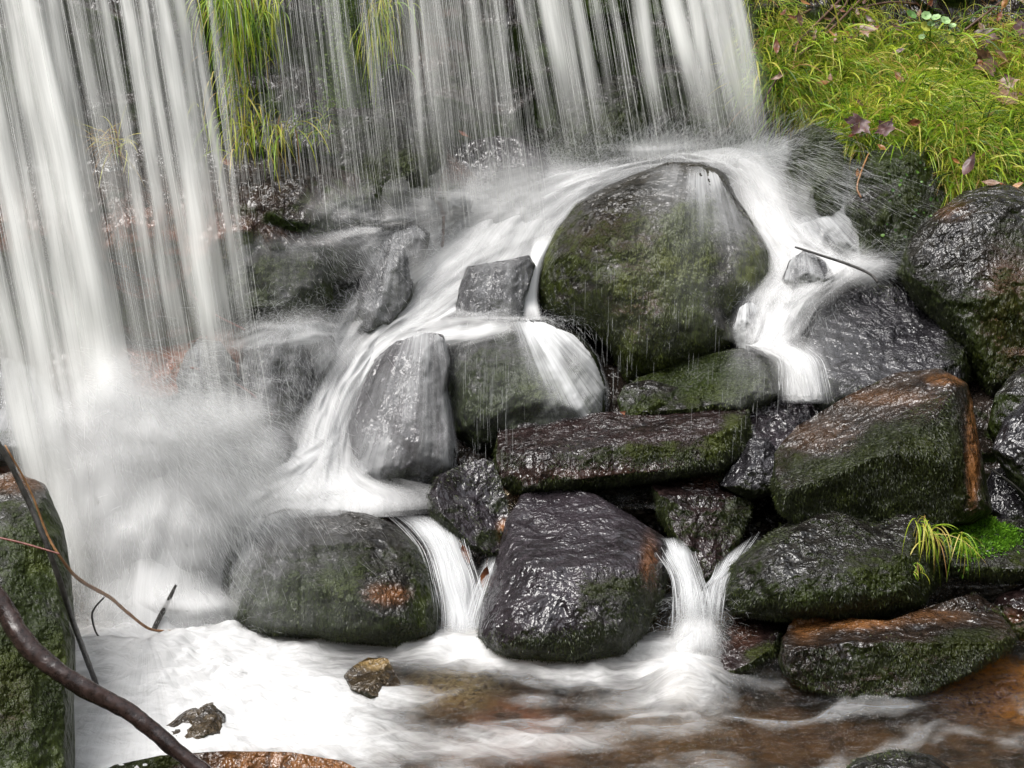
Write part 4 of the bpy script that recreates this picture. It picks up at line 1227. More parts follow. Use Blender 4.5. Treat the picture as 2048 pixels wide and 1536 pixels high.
# drifting mist: soft billows of spray, several layers deep
def puff(acc, u, v, Y, ru, rv, dens, src, layers=4, depth=.12, seed=0.0, curve=.25):
    rr = np.random.default_rng(int(seed * 10 + 3))
    for L in range(layers):
        # each layer has its own reach so no common edge shows
        nb, na = 26, 48
        t = np.linspace(0.03, 1, nb)[:, None]; an = np.linspace(0, 2 * np.pi, na, endpoint=False)[None]
        k1 = 1 + .18 * np.sin(an * 2 + rr.uniform(0, 6)) + .12 * np.sin(an * 3 + rr.uniform(0, 6))
        sc = rr.uniform(.6, 1.35)
        uu_ = u + rr.normal() * ru * .15 + ru * sc * k1 * t * np.cos(an)
        vv_ = v + rr.normal() * rv * .15 + rv * sc * k1 * t * np.sin(an)
        Yy = np.minimum(Y, bed_y(uu_, vv_) - .06) - depth * (L / max(1, layers - 1) - .5) + curve * .0021 * (ru + rv) * .5 * t ** 2 + .008 * perlin(np.stack([uu_ / 60, vv_ / 60, 0 * uu_ + L], -1))
        p = P(uu_, vv_, Yy)
        ang_ = np.arctan2(vv_ - src[1], uu_ - src[0]); ra = np.hypot(uu_ - src[0], vv_ - src[1])
        uv = np.stack([ang_ * 420 * .0021 + L * 5 + seed, ra * .0016 + seed], -1)
        acc.add(p, grid_faces(nb, na, wrap=True), uv, dens=np.clip(dens * (1 - smooth(t, 0.0, 1.0)) ** 1.2 + 0 * an, 0, 1))


M['mist'] = water_mat('drifting_mist', 0.5, 0.8, (.93, .93, .93), soft=.35, contrast=1.7, shape=0.08)
A = Acc()
for i, a_ in enumerate([(1330, 315, 7.05, 190, 45, .5, (1330, 420)), (1500, 330, 6.95, 110, 60, .5, (1480, 200)), (1180, 355, 7.0, 160, 45, .4, (1180, 480)), (950, 430, 6.75, 210, 95, .45, (1150, 400)), (1040, 400, 6.8, 170, 90, .4, (1250, 300)), (820, 560, 6.4, 130, 90, .32, (1000, 430)), (760, 440, 6.5, 150, 70, .22, (950, 400)), (800, 510, 6.55, 110, 80, .28, (1000, 430)),
                        (1600, 430, 6.75, 110, 100, .34, (1400, 300)), (600, 500, 6.2, 120, 50, .10, (480, 440)), (570, 655, 5.9, 100, 28, .22, (560, 560)), (230, 800, 5.05, 190, 150, .26, (180, 200)), (330, 840, 5.1, 230, 130, .30, (200, 500)), (430, 900, 5.15, 200, 120, .34, (230, 600)), (300, 930, 5.0, 220, 190, .38, (220, 400)), (400, 990, 5.05, 220, 150, .40, (230, 600)), (500, 960, 5.2, 130, 80, .32, (260, 700)), (220, 1000, 4.95, 170, 230, .30, (190, 300)),
                        (270, 1100, 4.93, 190, 190, .34, (230, 600)), (330, 1230, 4.88, 210, 90, .5, (260, 1000)), (370, 1110, 4.98, 140, 170, .42, (300, 700)), (640, 740, 6.0, 80, 90, .3, (800, 560)), (1390, 1290, 4.78, 70, 60, .3, (1390, 1200)),
                        (1570, 600, 6.25, 80, 50, .25, (1600, 480)), (1730, 535, 6.45, 70, 40, .45, (1650, 600)), (1000, 640, 6.2, 110, 16, .25, (1020, 720)), (600, 1000, 5.45, 190, 40, .4, (600, 900))]):
    puff(A, *a_, seed=i + 1.0)
o = A.build('mist', M['mist'])
tag(o, 'soft white mist of spray drifting at the foot of the falls', 'mist', kind='stuff')

# ------------------------------------------------------------------ the pool
px_, py_ = np.linspace(-2.6, 2.6, 500), np.linspace(2.6, 5.5, 300)
X, Yp = np.meshgrid(px_, py_)
FOAM = [  # u, v, ru, rv, strength in the photo, laid on the water level
    (330, 1330, 260, 110, 1.3), (420, 1420, 240, 80, 1.1), (600, 1430, 150, 60, .8), (250, 1480, 160, 80, 1.1), (720, 1495, 150, 40, .6), (600, 1290, 110, 30, .7),
    (900, 1290, 140, 32, .9), (1030, 1320, 150, 22, .8), (1230, 1295, 70, 28, .7), (1370, 1340, 75, 65, 1.05), (1180, 1350, 130, 26, .5), (980, 1490, 110, 40, .5), (800, 1395, 80, 20, .45), (1290, 1410, 140, 24, .4),
    (1130, 1490, 140, 16, .42), (1060, 1400, 60, 14, .3), (1500, 1460, 160, 16, .1), (1700, 1470, 160, 16, .1)]
dn = np.zeros(X.shape)
for (u, v, ru, rv, s_) in FOAM:
    c = PZ(u, v, 0.0); e = PZ(u + ru, v, 0.0); f = PZ(u, v - rv, 0.0)
    dn += s_ * np.exp(-((X - c[0]) / (e[0] - c[0])) ** 2 - ((Yp - c[1]) / (f[1] - c[1])) ** 2)
dn = np.clip((dn - .14) * 1.2, 0, 1)
c0 = PZ(300, 1330, 0.0)
ang = np.arctan2(Yp - c0[1], X - c0[0]); rad_ = np.hypot(X - c0[0], Yp - c0[1])
q = np.stack([X, Yp, 0 * X], -1)
wx = fbm(q * 1.5, 3); wy = fbm(q * 1.5 + 40, 3)
ripple_sheen = fbm(np.stack([X * 1.6 + wx * 1.5, Yp * 5.5 + wy * 1.8, 0 * X + 11], -1), 4)
dn = np.clip(dn + .28 * smooth(ripple_sheen, .03, .42) * smooth(X, -1.3, -.4), 0, 1)  # pale streaks painted into the foam density as sheen on the ripples
wave = 0.020 * fbm(np.stack([X * 2.2 + wx * 1.2, Yp * 6 + wy * 1.2, 0 * X], -1), 4) + 0.018 * fbm(np.stack([X * 7 + wx * 2, Yp * 22 + wy * 2, 0 * X + 3], -1), 3)
mound = 0.09 * np.exp(-((X - c0[0]) / .42) ** 2 - ((Yp - c0[1]) / .3) ** 2) * (1 + 0.6 * fbm(q * 7, 3)) + 0.04 * dn * (0.5 + fbm(q * np.array([6, 9, 1]) + wx[..., None], 4))
sp_ = PZ(1375, 1380, 0.0)
mound += 0.10 * np.exp(-((X - sp_[0]) / .12) ** 2 - ((Yp - sp_[1]) / .12) ** 2)
Zp = wave + mound
k = NT('pool_water')
uv = k.n('UVMap').outputs[0]
tc = k.n('TexCoord').outputs['Object']
d = k.attr('dens')
n1 = k.noise(k.mapping(uv, (16, 1.6, 1)), 1, 4, .62, 0.6)
n2 = k.noise(k.mapping(uv, (60, 4, 1)), 1, 3, .65, 0.4)
n3 = k.noise(k.mapping(tc, (3, 7, 1)), 2.0, 6, .62, 1.8)
s_ = k.math('ADD', k.math('MULTIPLY', n1, .4), k.math('ADD', k.math('MULTIPLY', n2, .2), k.math('MULTIPLY', n3, .4)))
s_ = k.math('MULTIPLY', k.math('SUBTRACT', s_, .5), 4.2)
amp = k.math('MINIMUM', d, k.math('MAXIMUM', k.math('SUBTRACT', 1.1, d), .30))
a = k.math('ADD', d, k.math('MULTIPLY', s_, amp), clamp=True)
rip = k.math('ADD', k.noise(k.mapping(tc, (6, 20, 1)), 1, 5, .62, 1.6), k.math('MULTIPLY', k.noise(k.mapping(tc, (26, 70, 1)), 1, 3, .6, 1.0), .4))
nm = k.bump(rip, 1.0, .05)
gl = k.n('BsdfGlossy', Color=(1, 1, 1), Roughness=.07, Normal=nm)
tr = k.n('BsdfTransparent', Color=(.80, .67, .48))
fr = k.n('Fresnel', IOR=1.55, Normal=nm)
wat = k.n('MixShader', i0=fr, i1=tr, i2=gl)
fo = k.n('MixShader', i0=.35, i1=k.n('BsdfDiffuse', Color=(.92, .92, .92), Normal=k.bump(k.math('ADD', n3, k.math('MULTIPLY', n1, .5)), .8, .03)), i2=k.n('BsdfTranslucent', Color=(.92, .92, .92)))
M['pool'] = k.done(k.n('MixShader', i0=a, i1=wat, i2=fo))
o = mesh_obj('pool_water', np.stack([X, Yp, Zp], -1).reshape(-1, 3), grid_faces(300, 500), M['pool'], None,
             np.stack([ang, rad_], -1).reshape(-1, 2), dict(dens=dn.ravel()))
tag(o, 'foaming brown pool in the foreground', 'pool', kind='structure')

# small upper pool held behind the wet round boulder
ux, uy = np.linspace(-.05, .72, 90), np.linspace(5.48, 5.95, 70)
X2, Y2 = np.meshgrid(ux, uy)
q2 = np.stack([X2, Y2, 0 * X2], -1)
Z2 = .335 - .04 * smooth(Y2, 5.6, 5.48) + .006 * fbm(q2 * np.array([9, 20, 1]), 4)
d2 = np.clip(.35 * fbm(q2 * np.array([5, 9, 1]), 3) - .02, 0, .4)
o = mesh_obj('pool_water', np.stack([X2, Y2, Z2], -1).reshape(-1, 3), grid_faces(70, 90), M['pool'], None, np.stack([X2, Y2], -1).reshape(-1, 2), dict(dens=d2.ravel()))
tag(o, 'small dark upper pool between the log shaped stone and the wet round boulder', 'pool', kind='structure')

# bed of the pool
bx, by = np.linspace(-3, 3, 240), np.linspace(2.2, 5.6, 140)
X, Yb_ = np.meshgrid(bx, by)
q = np.stack([X, Yb_, 0 * X], -1)
Zb = -0.14 + 0.05 * fbm(q * 3, 4) + 0.03 * fbm(q * 9, 3, .5, True)
gold = PZ(1950, 1420, -.1)
k = NT('pool_bed_gravel')
tc = k.n('TexCoord').outputs['Object']
n1 = k.noise(tc, 9, 5, .6); n2 = k.noise(tc, 40, 4, .6)
col = k.mix(k.ramp(n1, .4, .62), (.035, .026, .014), (.14, .095, .045))
col = k.mix(k.math('MULTIPLY', k.attr('tint'), k.ramp(n2, .2, .6)), col, (.85, .46, .06))
col = k.mix(k.math('MULTIPLY', k.math('MULTIPLY', k.attr('red'), .8), k.ramp(n1, .3, .6)), col, (.40, .16, .08))
col = k.mix(k.math('MULTIPLY', k.math('MULTIPLY', k.attr('pale'), .9), k.ramp(n2, .3, .6)), col, (.5, .44, .24))
bm = k.done(k.n('BsdfPrincipled', Base_Color=col, Roughness=.7, Normal=k.bump(n2, .5, .02)))


def spot(u, v, ru, rv):
    c = PZ(u, v, -.12); e = PZ(u + ru, v, -.12); f = PZ(u, v - rv, -.12)
    return np.exp(-(((X - c[0]) / (e[0] - c[0])) ** 2 + ((Yb_ - c[1]) / (f[1] - c[1])) ** 2) ** 1.5)


o = mesh_obj('pool_bed', np.stack([X, Yb_, Zb], -1).reshape(-1, 3), grid_faces(140, 240), bm, None, None,
             dict(tint=np.clip(1.5 * spot(2000, 1370, 190, 60) + .12 * spot(1400, 1480, 420, 60), 0, 1).ravel(), red=np.clip(spot(1040, 1455, 110, 60) + .25 * spot(950, 1520, 160, 30), 0, 1).ravel(), pale=spot(910, 1365, 100, 45).ravel()))
tag(o, 'brown gravel bed seen through the pool', 'stream bed', kind='structure')

# ------------------------------------------------------------------ grassy bank
NU2, NV2 = 220, 170
bu, bv = np.meshgrid(np.linspace(1440, 2700, NU2), np.linspace(-500, 470, NV2))
bctrl = np.array([(1440, -500, 9.0), (2000, -500, 9.4), (2700, -500, 9.5), (1440, 0, 7.75), (1520, 0, 7.7), (1800, 0, 8.1), (2048, 0, 8.2), (2700, 0, 8.2),
                  (1440, 130, 7.65), (1540, 180, 7.4), (1700, 150, 7.55), (2048, 180, 7.55), (2700, 180, 7.5), (1560, 230, 7.35), (1700, 265, 7.15), (1850, 290, 6.98), (2048, 330, 6.85), (2700, 330, 6.8),
                  (1440, 470, 7.3), (1600, 470, 7.15), (1800, 470, 7.0), (1900, 400, 6.85), (2048, 470, 6.75), (2700, 470, 6.7)])
BY = np.concatenate([tps(bctrl, np.stack([bu[i], bv[i]], 1))[None] for i in range(NV2)])
bp = P(bu, bv, BY)
bn = 0.20 * fbm(bp * 2.6, 4) + 0.03 * fbm(bp * 8, 3)
BY = BY - bn
# left boundary recedes behind the waterfall
bp = P(bu, bv, BY)


def bank_y(u, v):
    fu = np.clip((np.asarray(u) - 1440) / 1260 * (NU2 - 1), 0, NU2 - 1.001); fv = np.clip((np.asarray(v) + 500) / 970 * (NV2 - 1), 0, NV2 - 1.001)
    i = fv.astype(int); j = fu.astype(int); a = fv - i; b = fu - j
    return BY[i, j] * (1 - a) * (1 - b) + BY[i + 1, j] * a * (1 - b) + BY[i, j + 1] * (1 - a) * b + BY[i + 1, j + 1] * a * b


soil = plain_mat('bank_soil', (.012, .010, .006), (.035, .035, .012), 18, .85, .6, dist=.02)
o = mesh_obj('grassy_bank', bp.reshape(-1, 3), grid_faces(NV2, NU2), soil)
tag(o, 'earth bank under the grass at the upper right', 'bank', kind='structure')


def in_poly(u, v, poly):
    poly = np.asarray(poly, float)
    c = np.zeros(u.shape, bool)
    n = len(poly); j = n - 1
    for i in range(n):
        a, b = poly[i], poly[j]
        c ^= ((a[1] > v) != (b[1] > v)) & (u < (b[0] - a[0]) * (v - a[1]) / (b[1] - a[1] + 1e-9) + a[0])
        j = i
    return c


GRASS = [(1455, -120), (1478, 100), (1515, 210), (1580, 240), (1680, 265), (1715, 310), (1800, 300), (1850, 310), (1872, 370), (1880, 415), (1940, 385), (2010, 375), (2150, 385), (2150, -120)]


def blades(acc, root, d0, L, w, rnd, droop, seed, m=6):
    """grass blades that rise and arch over: root (n,3), d0 start direction, L length"""
    r = np.random.default_rng(seed)
    n = len(root)
    t = np.linspace(0, 1, m)
    p = np.zeros((n, m, 3)); p[:, 0] = root
    d = d0 / np.linalg.norm(d0, axis=1, keepdims=True)
    curl = r.normal(size=(n, 3)) * 0.25
    for i in range(1, m):
        d = d + (np.array([0, -0.12, -1.0]) * droop[:, None] + curl) / (m - 1)
        d /= np.linalg.norm(d, axis=1, keepdims=True)
        p[:, i] = p[:, i - 1] + d * (L / (m - 1))[:, None]
    tan = np.gradient(p, axis=1)
    side = np.cross(tan, np.array([0, -1, 0.3]) + r.normal(size=(n, 1, 3)) * 0.6)
    side /= np.linalg.norm(side, axis=2, keepdims=True) + 1e-9
    prof = np.array([0.7, 1, 1, .85, .6, .08])[:m] if m == 6 else np.interp(t, [0, .3, .7, 1], [.7, 1, .8, .08])
    ww = w[:, None, None] * prof[None, :, None]
    # slight V fold so a blade is not a flat card
    nrm = np.cross(side, tan); nrm /= np.linalg.norm(nrm, axis=2, keepdims=True) + 1e-9
    V = np.stack([p - side * ww, p + nrm * ww * .35, p + side * ww], 2)
    f = grid_faces(m, 3)
    F = (f[None] + (np.arange(n) * m * 3)[:, None, None]).reshape(-1, 4)
    acc.add(V, F, rnd=np.repeat(rnd, m * 3))


grass_mat = blade_mat('grass_blades', [(0.0, (.02, .04, .006)), (.25, (.11, .23, .015)), (.5, (.32, .50, .03)), (.7, (.56, .60, .06)), (.88, (.66, .54, .15)), (1.0, (.36, .20, .07))], .4, .42)
r = np.random.default_rng(31)


def bank_points(n, extra=None):
    u = r.uniform(1480, 2140, n * 3); v = r.uniform(-110, 405, n * 3)
    ok = in_poly(u, v, GRASS)
    if extra is not None:
        ok &= extra(u, v)
    u, v = u[ok][:n], v[ok][:n]
    return u, v, P(u, v, bank_y(u, v))


A = Acc()
u, v, p = bank_points(24000, lambda u, v: (fbm(np.stack([u / 55, v / 34, 0 * u], -1), 3) > -.13 - .1 * smooth(v, 60, 160)) & ~((v < 95) & (u > 1560) & (fbm(np.stack([u / 60, v / 40, 0 * u + 9], -1), 2) < .25)))
n = len(u)
clump = fbm(np.stack([u / 50, v / 35, 0 * u + 4], -1), 3)
d0 = np.stack([r.normal(size=n) * .6 + 1.3 * fbm(np.stack([u / 80, v / 60, 0 * u + 14], -1), 2), -.35 + r.normal(size=n) * .35, .75 + r.normal(size=n) * .3], 1)
L = r.uniform(.05, .24, n) * (1 + .7 * clump)
blades(A, p, d0, L, r.uniform(.0012, .0026, n), np.clip(.50 + .26 * r.normal(size=n) + .35 * fbm(np.stack([u / 130, v / 110, 0 * u + 8], -1), 2), 0, 1), r.uniform(.8, 2.6, n), 41)
u, v, p = bank_points(1100, lambda u, v: v > 60)
n = len(u)
d0 = np.stack([r.normal(size=n) * .6, -.45 + r.normal(size=n) * .3, .8 + r.normal(size=n) * .25], 1)
blades(A, p, d0, r.uniform(.16, .36, n), r.uniform(.0028, .006, n), np.clip(.55 + .25 * r.normal(size=n), 0, 1), r.uniform(1.2, 2.8, n), 42, 9)
u, v, p = bank_points(5000)
n = len(u)
d0 = np.stack([r.normal(size=n) * 1.0, -.5 + r.normal(size=n) * .3, .6 + r.normal(size=n) * .4], 1)
p[:, 1] -= r.uniform(0, .08, n)
blades(A, p, d0, r.uniform(.10, .28, n), r.uniform(.0007, .0014, n), np.clip(.72 + .16 * r.normal(size=n), 0, 1), r.uniform(1.5, 5.0, n), 43, 9)
o = A.build('grass', grass_mat)
tag(o, 'tangled green and straw coloured grass on the bank', 'grass', kind='stuff')

# small leafy ground cover at the edges of the grass
A = Acc()
lm = blade_mat('small_leaves', [(0, (.01, .03, .006)), (.5, (.04, .11, .015)), (1, (.12, .24, .03))], .45, .3)


def leaflets(acc, p, nrm, sz, rnd, seed):
    rr = np.random.default_rng(seed)
    n = len(p)
    a = np.cross(nrm, rr.normal(size=(n, 3))); a /= np.linalg.norm(a, axis=1, keepdims=True) + 1e-9
    b = np.cross(nrm, a)
    k8 = np.arange(7) / 7 * 2 * np.pi
    ring = p[:, None] + sz[:, None, None] * (a[:, None] * np.cos(k8)[None, :, None] + .75 * b[:, None] * np.sin(k8)[None, :, None]) + nrm[:, None] * (sz[:, None, None] * .25 * np.cos(2 * k8)[None, :, None])
    V = np.concatenate([p[:, None] - nrm[:, None] * (sz * .12)[:, None, None], ring], 1)
    j = np.arange(7)
    f = np.stack([0 * j, 1 + j, 1 + (j + 1) % 7], 1)
    acc.add(V, (f[None] + (np.arange(n) * 8)[:, None, None]).reshape(-1, 3), rnd=np.repeat(rnd, 8))


for (cu, cv, su_, sv_, n) in [(1505, 60, 18, 60, 500), (1545, 140, 25, 50, 500), (2020, 150, 40, 50, 900), (1995, 60, 60, 30, 500), (1840, 400, 50, 50, 50), (2040, 250, 40, 30, 300)]:
    u = r.normal(size=n) * su_ + cu; v = r.normal(size=n) * sv_ + cv
    yy = bank_y(u, v)
    if cv > 380:
        yy = np.minimum(yy, np.where(ROCKS['R34'].sval(u, v) < 1, ROCKS['R34'].y(u, v), 99)) - 0.01
    p = P(u, v, yy - r.uniform(.0, .06, n))
    nn = np.stack([r.normal(size=n) * .5, -.6 + r.normal(size=n) * .3, .7 + r.normal(size=n) * .3], 1); nn /= np.linalg.norm(nn, axis=1, keepdims=True)
    leaflets(A, p, nn, r.uniform(.005, .012, n), np.clip(r.random(n) * .8 + .1, 0, 1), int(cu))
o = A.build('ground_cover', lm)
tag(o, 'tiny round leaved ground cover at the edges of the grass', 'ground cover', kind='stuff')


def tuft(label, uv_list, L, droopr, n, group, seed, rshift=0.45, back=.03, w=(.0012, .0026), yfun=None, spread=.5, m=9):
    A = Acc()
    rr = np.random.default_rng(seed)
    k_ = rr.integers(0, len(uv_list), n)
    c = np.array(uv_list, float)[k_]
    u = c[:, 0] + rr.normal(size=n) * c[:, 2]; v = c[:, 1] + rr.normal(size=n) * c[:, 3]
    Y = yfun(u, v) if yfun else base_y(u, v) - .12
    p = P(u, v, Y - back)
    d0 = np.stack([rr.normal(size=n) * spread, -.7 + rr.normal(size=n) * .3, .5 + rr.normal(size=n) * .4], 1)
    blades(A, p, d0, rr.uniform(L[0], L[1], n), rr.uniform(w[0], w[1], n), np.clip(rshift + .22 * rr.normal(size=n), 0, 1), rr.uniform(*droopr, n), seed, m)
    o = A.build('grass_tuft', grass_mat, origin=p.mean(0))
    tag(o, label, 'grass tuft', group)
    return o


G = 'grass tufts hanging on the rocks'
tuft('bright green grass tuft hanging from the top edge left of centre, behind the water', [(455, -10, 22, 25), (480, 60, 14, 40)], (.12, .34), (2.2, 4.5), 240, G, 51, .5, .16, (.0016, .0034))
tuft('yellow green grass tuft hanging left of the mossy column at the top', [(530, 10, 22, 25), (520, 60, 14, 30)], (.10, .26), (2.2, 4.5), 160, G, 52, .5, .16, (.0016, .0034))
tuft('golden grass tuft hanging at the top just right of the mossy column', [(760, 10, 22, 25), (745, 70, 14, 30)], (.10, .26), (2.2, 4.5), 240, G, 53, .62, .16, (.0016, .0034))
tuft('long straggling pale grass hanging above the wet ledge', [(470, 170, 20, 60), (490, 240, 28, 25), (540, 250, 26, 20)], (.10, .30), (1.5, 4.5), 170, G, 54, .68, .16, (.0016, .0034))
tuft('small green grass tuft below the mossy column', [(620, 255, 20, 14)], (.05, .12), (.8, 2.5), 70, G, 55, .4, .16, (.0016, .0034))
tuft('dry orange grass caught among the streams of the left waterfall', [(215, 280, 18, 12), (235, 290, 10, 10)], (.10, .24), (.6, 2.0), 60, G, 56, .97, yfun=lambda u, v: base_y(u, v) - .2)
tuft('grass clump with long yellowing blades hanging between the mossy rocks at the right', [(1845, 1045, 9, 10), (1870, 1065, 9, 12)], (.07, .26), (1.8, 4.0), 46, G, 57, .62, .02, (.0015, .0032), lambda u, v: np.minimum(ROCKS['R11'].y(u, v), 5.2) - .03, .45)
tuft('smaller yellow grass clump beside the bright moss cushion', [(1925, 1075, 7, 6)], (.08, .2), (2.0, 4.0), 22, G, 58, .66, .02, (.0014, .0026), lambda u, v: 0 * u + 5.02, .3)
tuft('tiny yellow green sprig on the front of the hairy moss rock', [(1832, 1135, 5, 8)], (.03, .08), (1.0, 4.0), 14, G, 59, .6, .01, (.0012, .002), lambda u, v: ROCKS['R11'].y(u, v) - .01, .6)

# moss column on the face, behind the middle curtain
A = Acc()
n = 5200
u = r.normal(size=n) * 26 + 700; v = r.uniform(-120, 215, n)
u = u + 14 * np.sin(v / 60)
p = P(u, v, base_y(u, v) - .30 - .06 * np.exp(-((u - 700) / 30) ** 2))
nn = np.stack([r.normal(size=n) * .5, -1 + r.normal(size=n) * .3, .3 + r.normal(size=n) * .4], 1); nn /= np.linalg.norm(nn, axis=1, keepdims=True)
leaflets(A, p, nn, r.uniform(.004, .010, n), np.clip(.2 + .5 * r.random(n) + .3 * perlin(p * 8), 0, 1), 77)
o = A.build('moss_column', blade_mat('moss_column', [(0, (.012, .024, .004)), (.5, (.08, .14, .012)), (1, (.20, .28, .03))], .5, .2))
tag(o, 'upright column of yellow green moss on the rock face at the top', 'moss')

# ------------------------------------------------------------------ fallen leaves
def leaf_mesh(kind, size, seed):
    rr = np.random.default_rng(seed)
    if kind == 'maple':
        prof = [(0, .12), (.28, .55), (.22, .28), (.55, .62), (.50, .34), (.8, .42), (.72, .24), (1.0, .0)]
        lob = np.array([(0.0, -.05), (.30, -.10), (.52, -.02), (.40, .12), (.62, .28), (.56, .34), (.82, .58), (.60, .56), (.50, .62), (.34, .60), (.32, .74), (.16, .80), (0, 1.05)])
    else:
        lob = np.array([(0.0, -.1), (.09, .02), (.19, .22), (.25, .46), (.21, .70), (.10, .92), (0, 1.15)])
    left = lob[1:-1][::-1] * np.array([-1, 1])
    pts2 = np.concatenate([lob, left])
    pts2[:, 0] *= rr.uniform(.8, 1.0)
    cx = np.array([0, .35 if kind == 'maple' else .5])
    rings = [cx + (pts2 - cx) * s for s in (0.15, .5, .8, 1.0)]
    V = np.concatenate(rings)
    x, y = V[:, 0], V[:, 1] - .4
    z = .35 * x * x * rr.uniform(-.5, 1.6) + .3 * y * y * rr.uniform(-.6, 1.2) + .05 * np.sin(9 * x + seed) + .03 * np.sin(14 * np.abs(x) + 10 * y)
    V3 = np.stack([x, y, z], 1) * size
    m = len(pts2)
    F = grid_faces(4, m, wrap=True)
    cap = np.arange(m)[None, ::-1]
    # stalk
    sv, sf = tubes(np.array([[(0, -.40, .0), (.02, -.6, .03), (.05, -.85, .10)]]) * size, np.full((1, 3), .012 * size), 4)
    return V3, F, cap, sv, sf


leaf_cols = {'rust': ((.10, .03, .012), (.22, .075, .025)), 'plum': ((.05, .022, .022), (.13, .06, .055)), 'tan': ((.12, .065, .04), (.24, .14, .085)), 'brown': ((.06, .03, .015), (.15, .075, .035)), 'amber': ((.20, .08, .02), (.36, .17, .05)), 'yellow': ((.35, .30, .05), (.5, .45, .10))}
for k_, (c1, c2) in leaf_cols.items():
    M['leaf_' + k_] = plain_mat('dead_leaf_' + k_, c1, c2, 40, .42, .4)


def leaf(label, u, v, Y, size, kind, col, rot, seed, tilt=None, group='fallen leaves', lift=.02):
    rr = np.random.default_rng(seed)
    V, F, cap, sv, sf = leaf_mesh(kind, size, seed)
    e = Matrix.Rotation(R(tilt if tilt is not None else rr.uniform(25, 65)), 3, 'X') @ Matrix.Rotation(R(rr.uniform(-25, 25)), 3, 'Y') @ Matrix.Rotation(R(rot), 3, 'Z')
    e = np.array(e)
    c = P(np.array([u]), np.array([v]), np.array([Y - lift]))[0]
    o = mesh_obj('fallen_leaf', V @ e.T + c, [F, cap], M['leaf_' + col], origin=c)
    mesh_obj('stalk', sv @ e.T + c, sf, M['leaf_' + col], o)
    tag(o, label, 'leaf', group)
    return o


def on_bank(u, v):
    return float(bank_y(np.array([u]), np.array([v]))[0]) - .19


for i, (lab, u, v, s, kind, col, rot) in enumerate([
        ('big dark plum maple leaf hanging over the stone under the grass', 1715, 250, .10, 'maple', 'plum', 150),
        ('curled plum maple leaf next to the big dark one', 1770, 255, .075, 'maple', 'plum', 40),
        ('large pale tan maple leaf at the right edge of the bank', 2010, 195, .13, 'maple', 'tan', 80),
        ('pale tan maple leaf lying just above the large one', 2015, 165, .09, 'maple', 'tan', 200),
        ('grey brown crumpled maple leaf near the right edge', 1970, 125, .12, 'maple', 'brown', 120),
        ('tan folded leaf near the right edge above the crumpled one', 2005, 110, .08, 'oval', 'tan', 60),
        ('dark hanging maple leaf in the upper right corner', 1968, 75, .10, 'maple', 'plum', 180),
        ('plum leaf at the right edge in the upper corner', 2040, 55, .08, 'maple', 'plum', 90),
        ('orange brown leaf standing at the top edge on the right', 2010, 5, .07, 'oval', 'amber', 150),
        ('rust leaf in the grass at the top of the bank', 1610, 5, .06, 'oval', 'amber', 70),
        ('brown curled leaf near the twigs at the top of the bank', 1600, 40, .07, 'oval', 'brown', 10),
        ('pinkish brown leaf in the middle of the bank top', 1735, 58, .09, 'maple', 'tan', 250),
        ('small amber leaf in the grass below the twigs', 1665, 68, .05, 'oval', 'amber', 40),
        ('dark plum leaf deep in the middle of the grass', 1800, 100, .06, 'oval', 'plum', 100),
        ('rust brown leaf near the centre of the grass', 1800, 155, .07, 'oval', 'rust', 30),
        ('tan leaf with upturned edge on the left half of the bank', 1648, 165, .06, 'oval', 'amber', 100),
        ('grey leaf upright in the left half of the bank', 1660, 155, .06, 'oval', 'tan', 170),
        ('rusty narrow leaf upright at the left of the bank', 1553, 95, .07, 'oval', 'rust', 0),
        ('tan pink leaf above the big dark plum leaf', 1720, 205, .05, 'oval', 'tan', 60),
        ('dark brown leaf tucked in grass right of centre', 1830, 245, .07, 'oval', 'rust', 100),
        ('orange leaf at the lower edge of the grass', 1765, 295, .045, 'oval', 'amber', 50),
        ('striped plum leaf hanging among the lower right grass', 1935, 335, .11, 'oval', 'plum', 330),
        ('tan leaf at the foot of the grass over the right boulder', 1985, 365, .07, 'oval', 'tan', 80),
        ('orange tan leaf at the right edge over the boulder', 2035, 370, .06, 'oval', 'amber', 110),
        ('small amber leaf beside the striped plum leaf', 1912, 322, .045, 'oval', 'amber', 60)]):
    leaf(lab, u, v, on_bank(u, v), s, kind, col, rot, 100 + i)
for i in range(18):
    u, v, _ = bank_points(40)
    leaf('small brown leaf scattered in the grass of the bank', u[0], v[0], on_bank(u[0], v[0]), r.uniform(.03, .06), 'oval', random.choice(['rust', 'brown', 'plum', 'tan']), r.uniform(0, 360), 200 + i, group='small leaves in the grass')
for i in range(34):
    u, v = r.uniform(1540, 2060), r.uniform(-15, 80)
    leaf('brown leaf in the dark litter along the top of the bank', u, v, on_bank(u, v) + .05, r.uniform(.035, .075), 'oval', random.choice(['rust', 'brown', 'plum', 'tan', 'brown']), r.uniform(0, 360), 240 + i, group='leaf litter at the top of the bank')
leaf('small orange leaf stuck on the top of the log shaped stone', 1250, 826, float(ROCKS['R5'].y(1250., 828.)), .035, 'oval', 'rust', 80, 300, 60, lift=.005)
leaf('orange leaf pinned in the fall beside the small tilted block', 930, 1105, 5.22, .07, 'oval', 'rust', 200, 301, 80)
leaf('orange brown leaf plastered in the trickle right of the pale fall', 970, 1150, 5.12, .08, 'oval', 'rust', 170, 302, 80)
leaf('orange leaf stuck on the pointed mossy rock', 1715, 348, float(ROCKS['R34'].y(1715., 350.)), .04, 'oval', 'amber', 0, 303, 75, lift=.01)
leaf('reddish leaf caught on the wet ledge behind the water', 455, 325, 6.4, .07, 'oval', 'rust', 60, 304, 50)
leaf('tiny orange leaf on the face behind the middle curtain', 928, 268, 6.95, .05, 'oval', 'rust', 60, 305, 50)

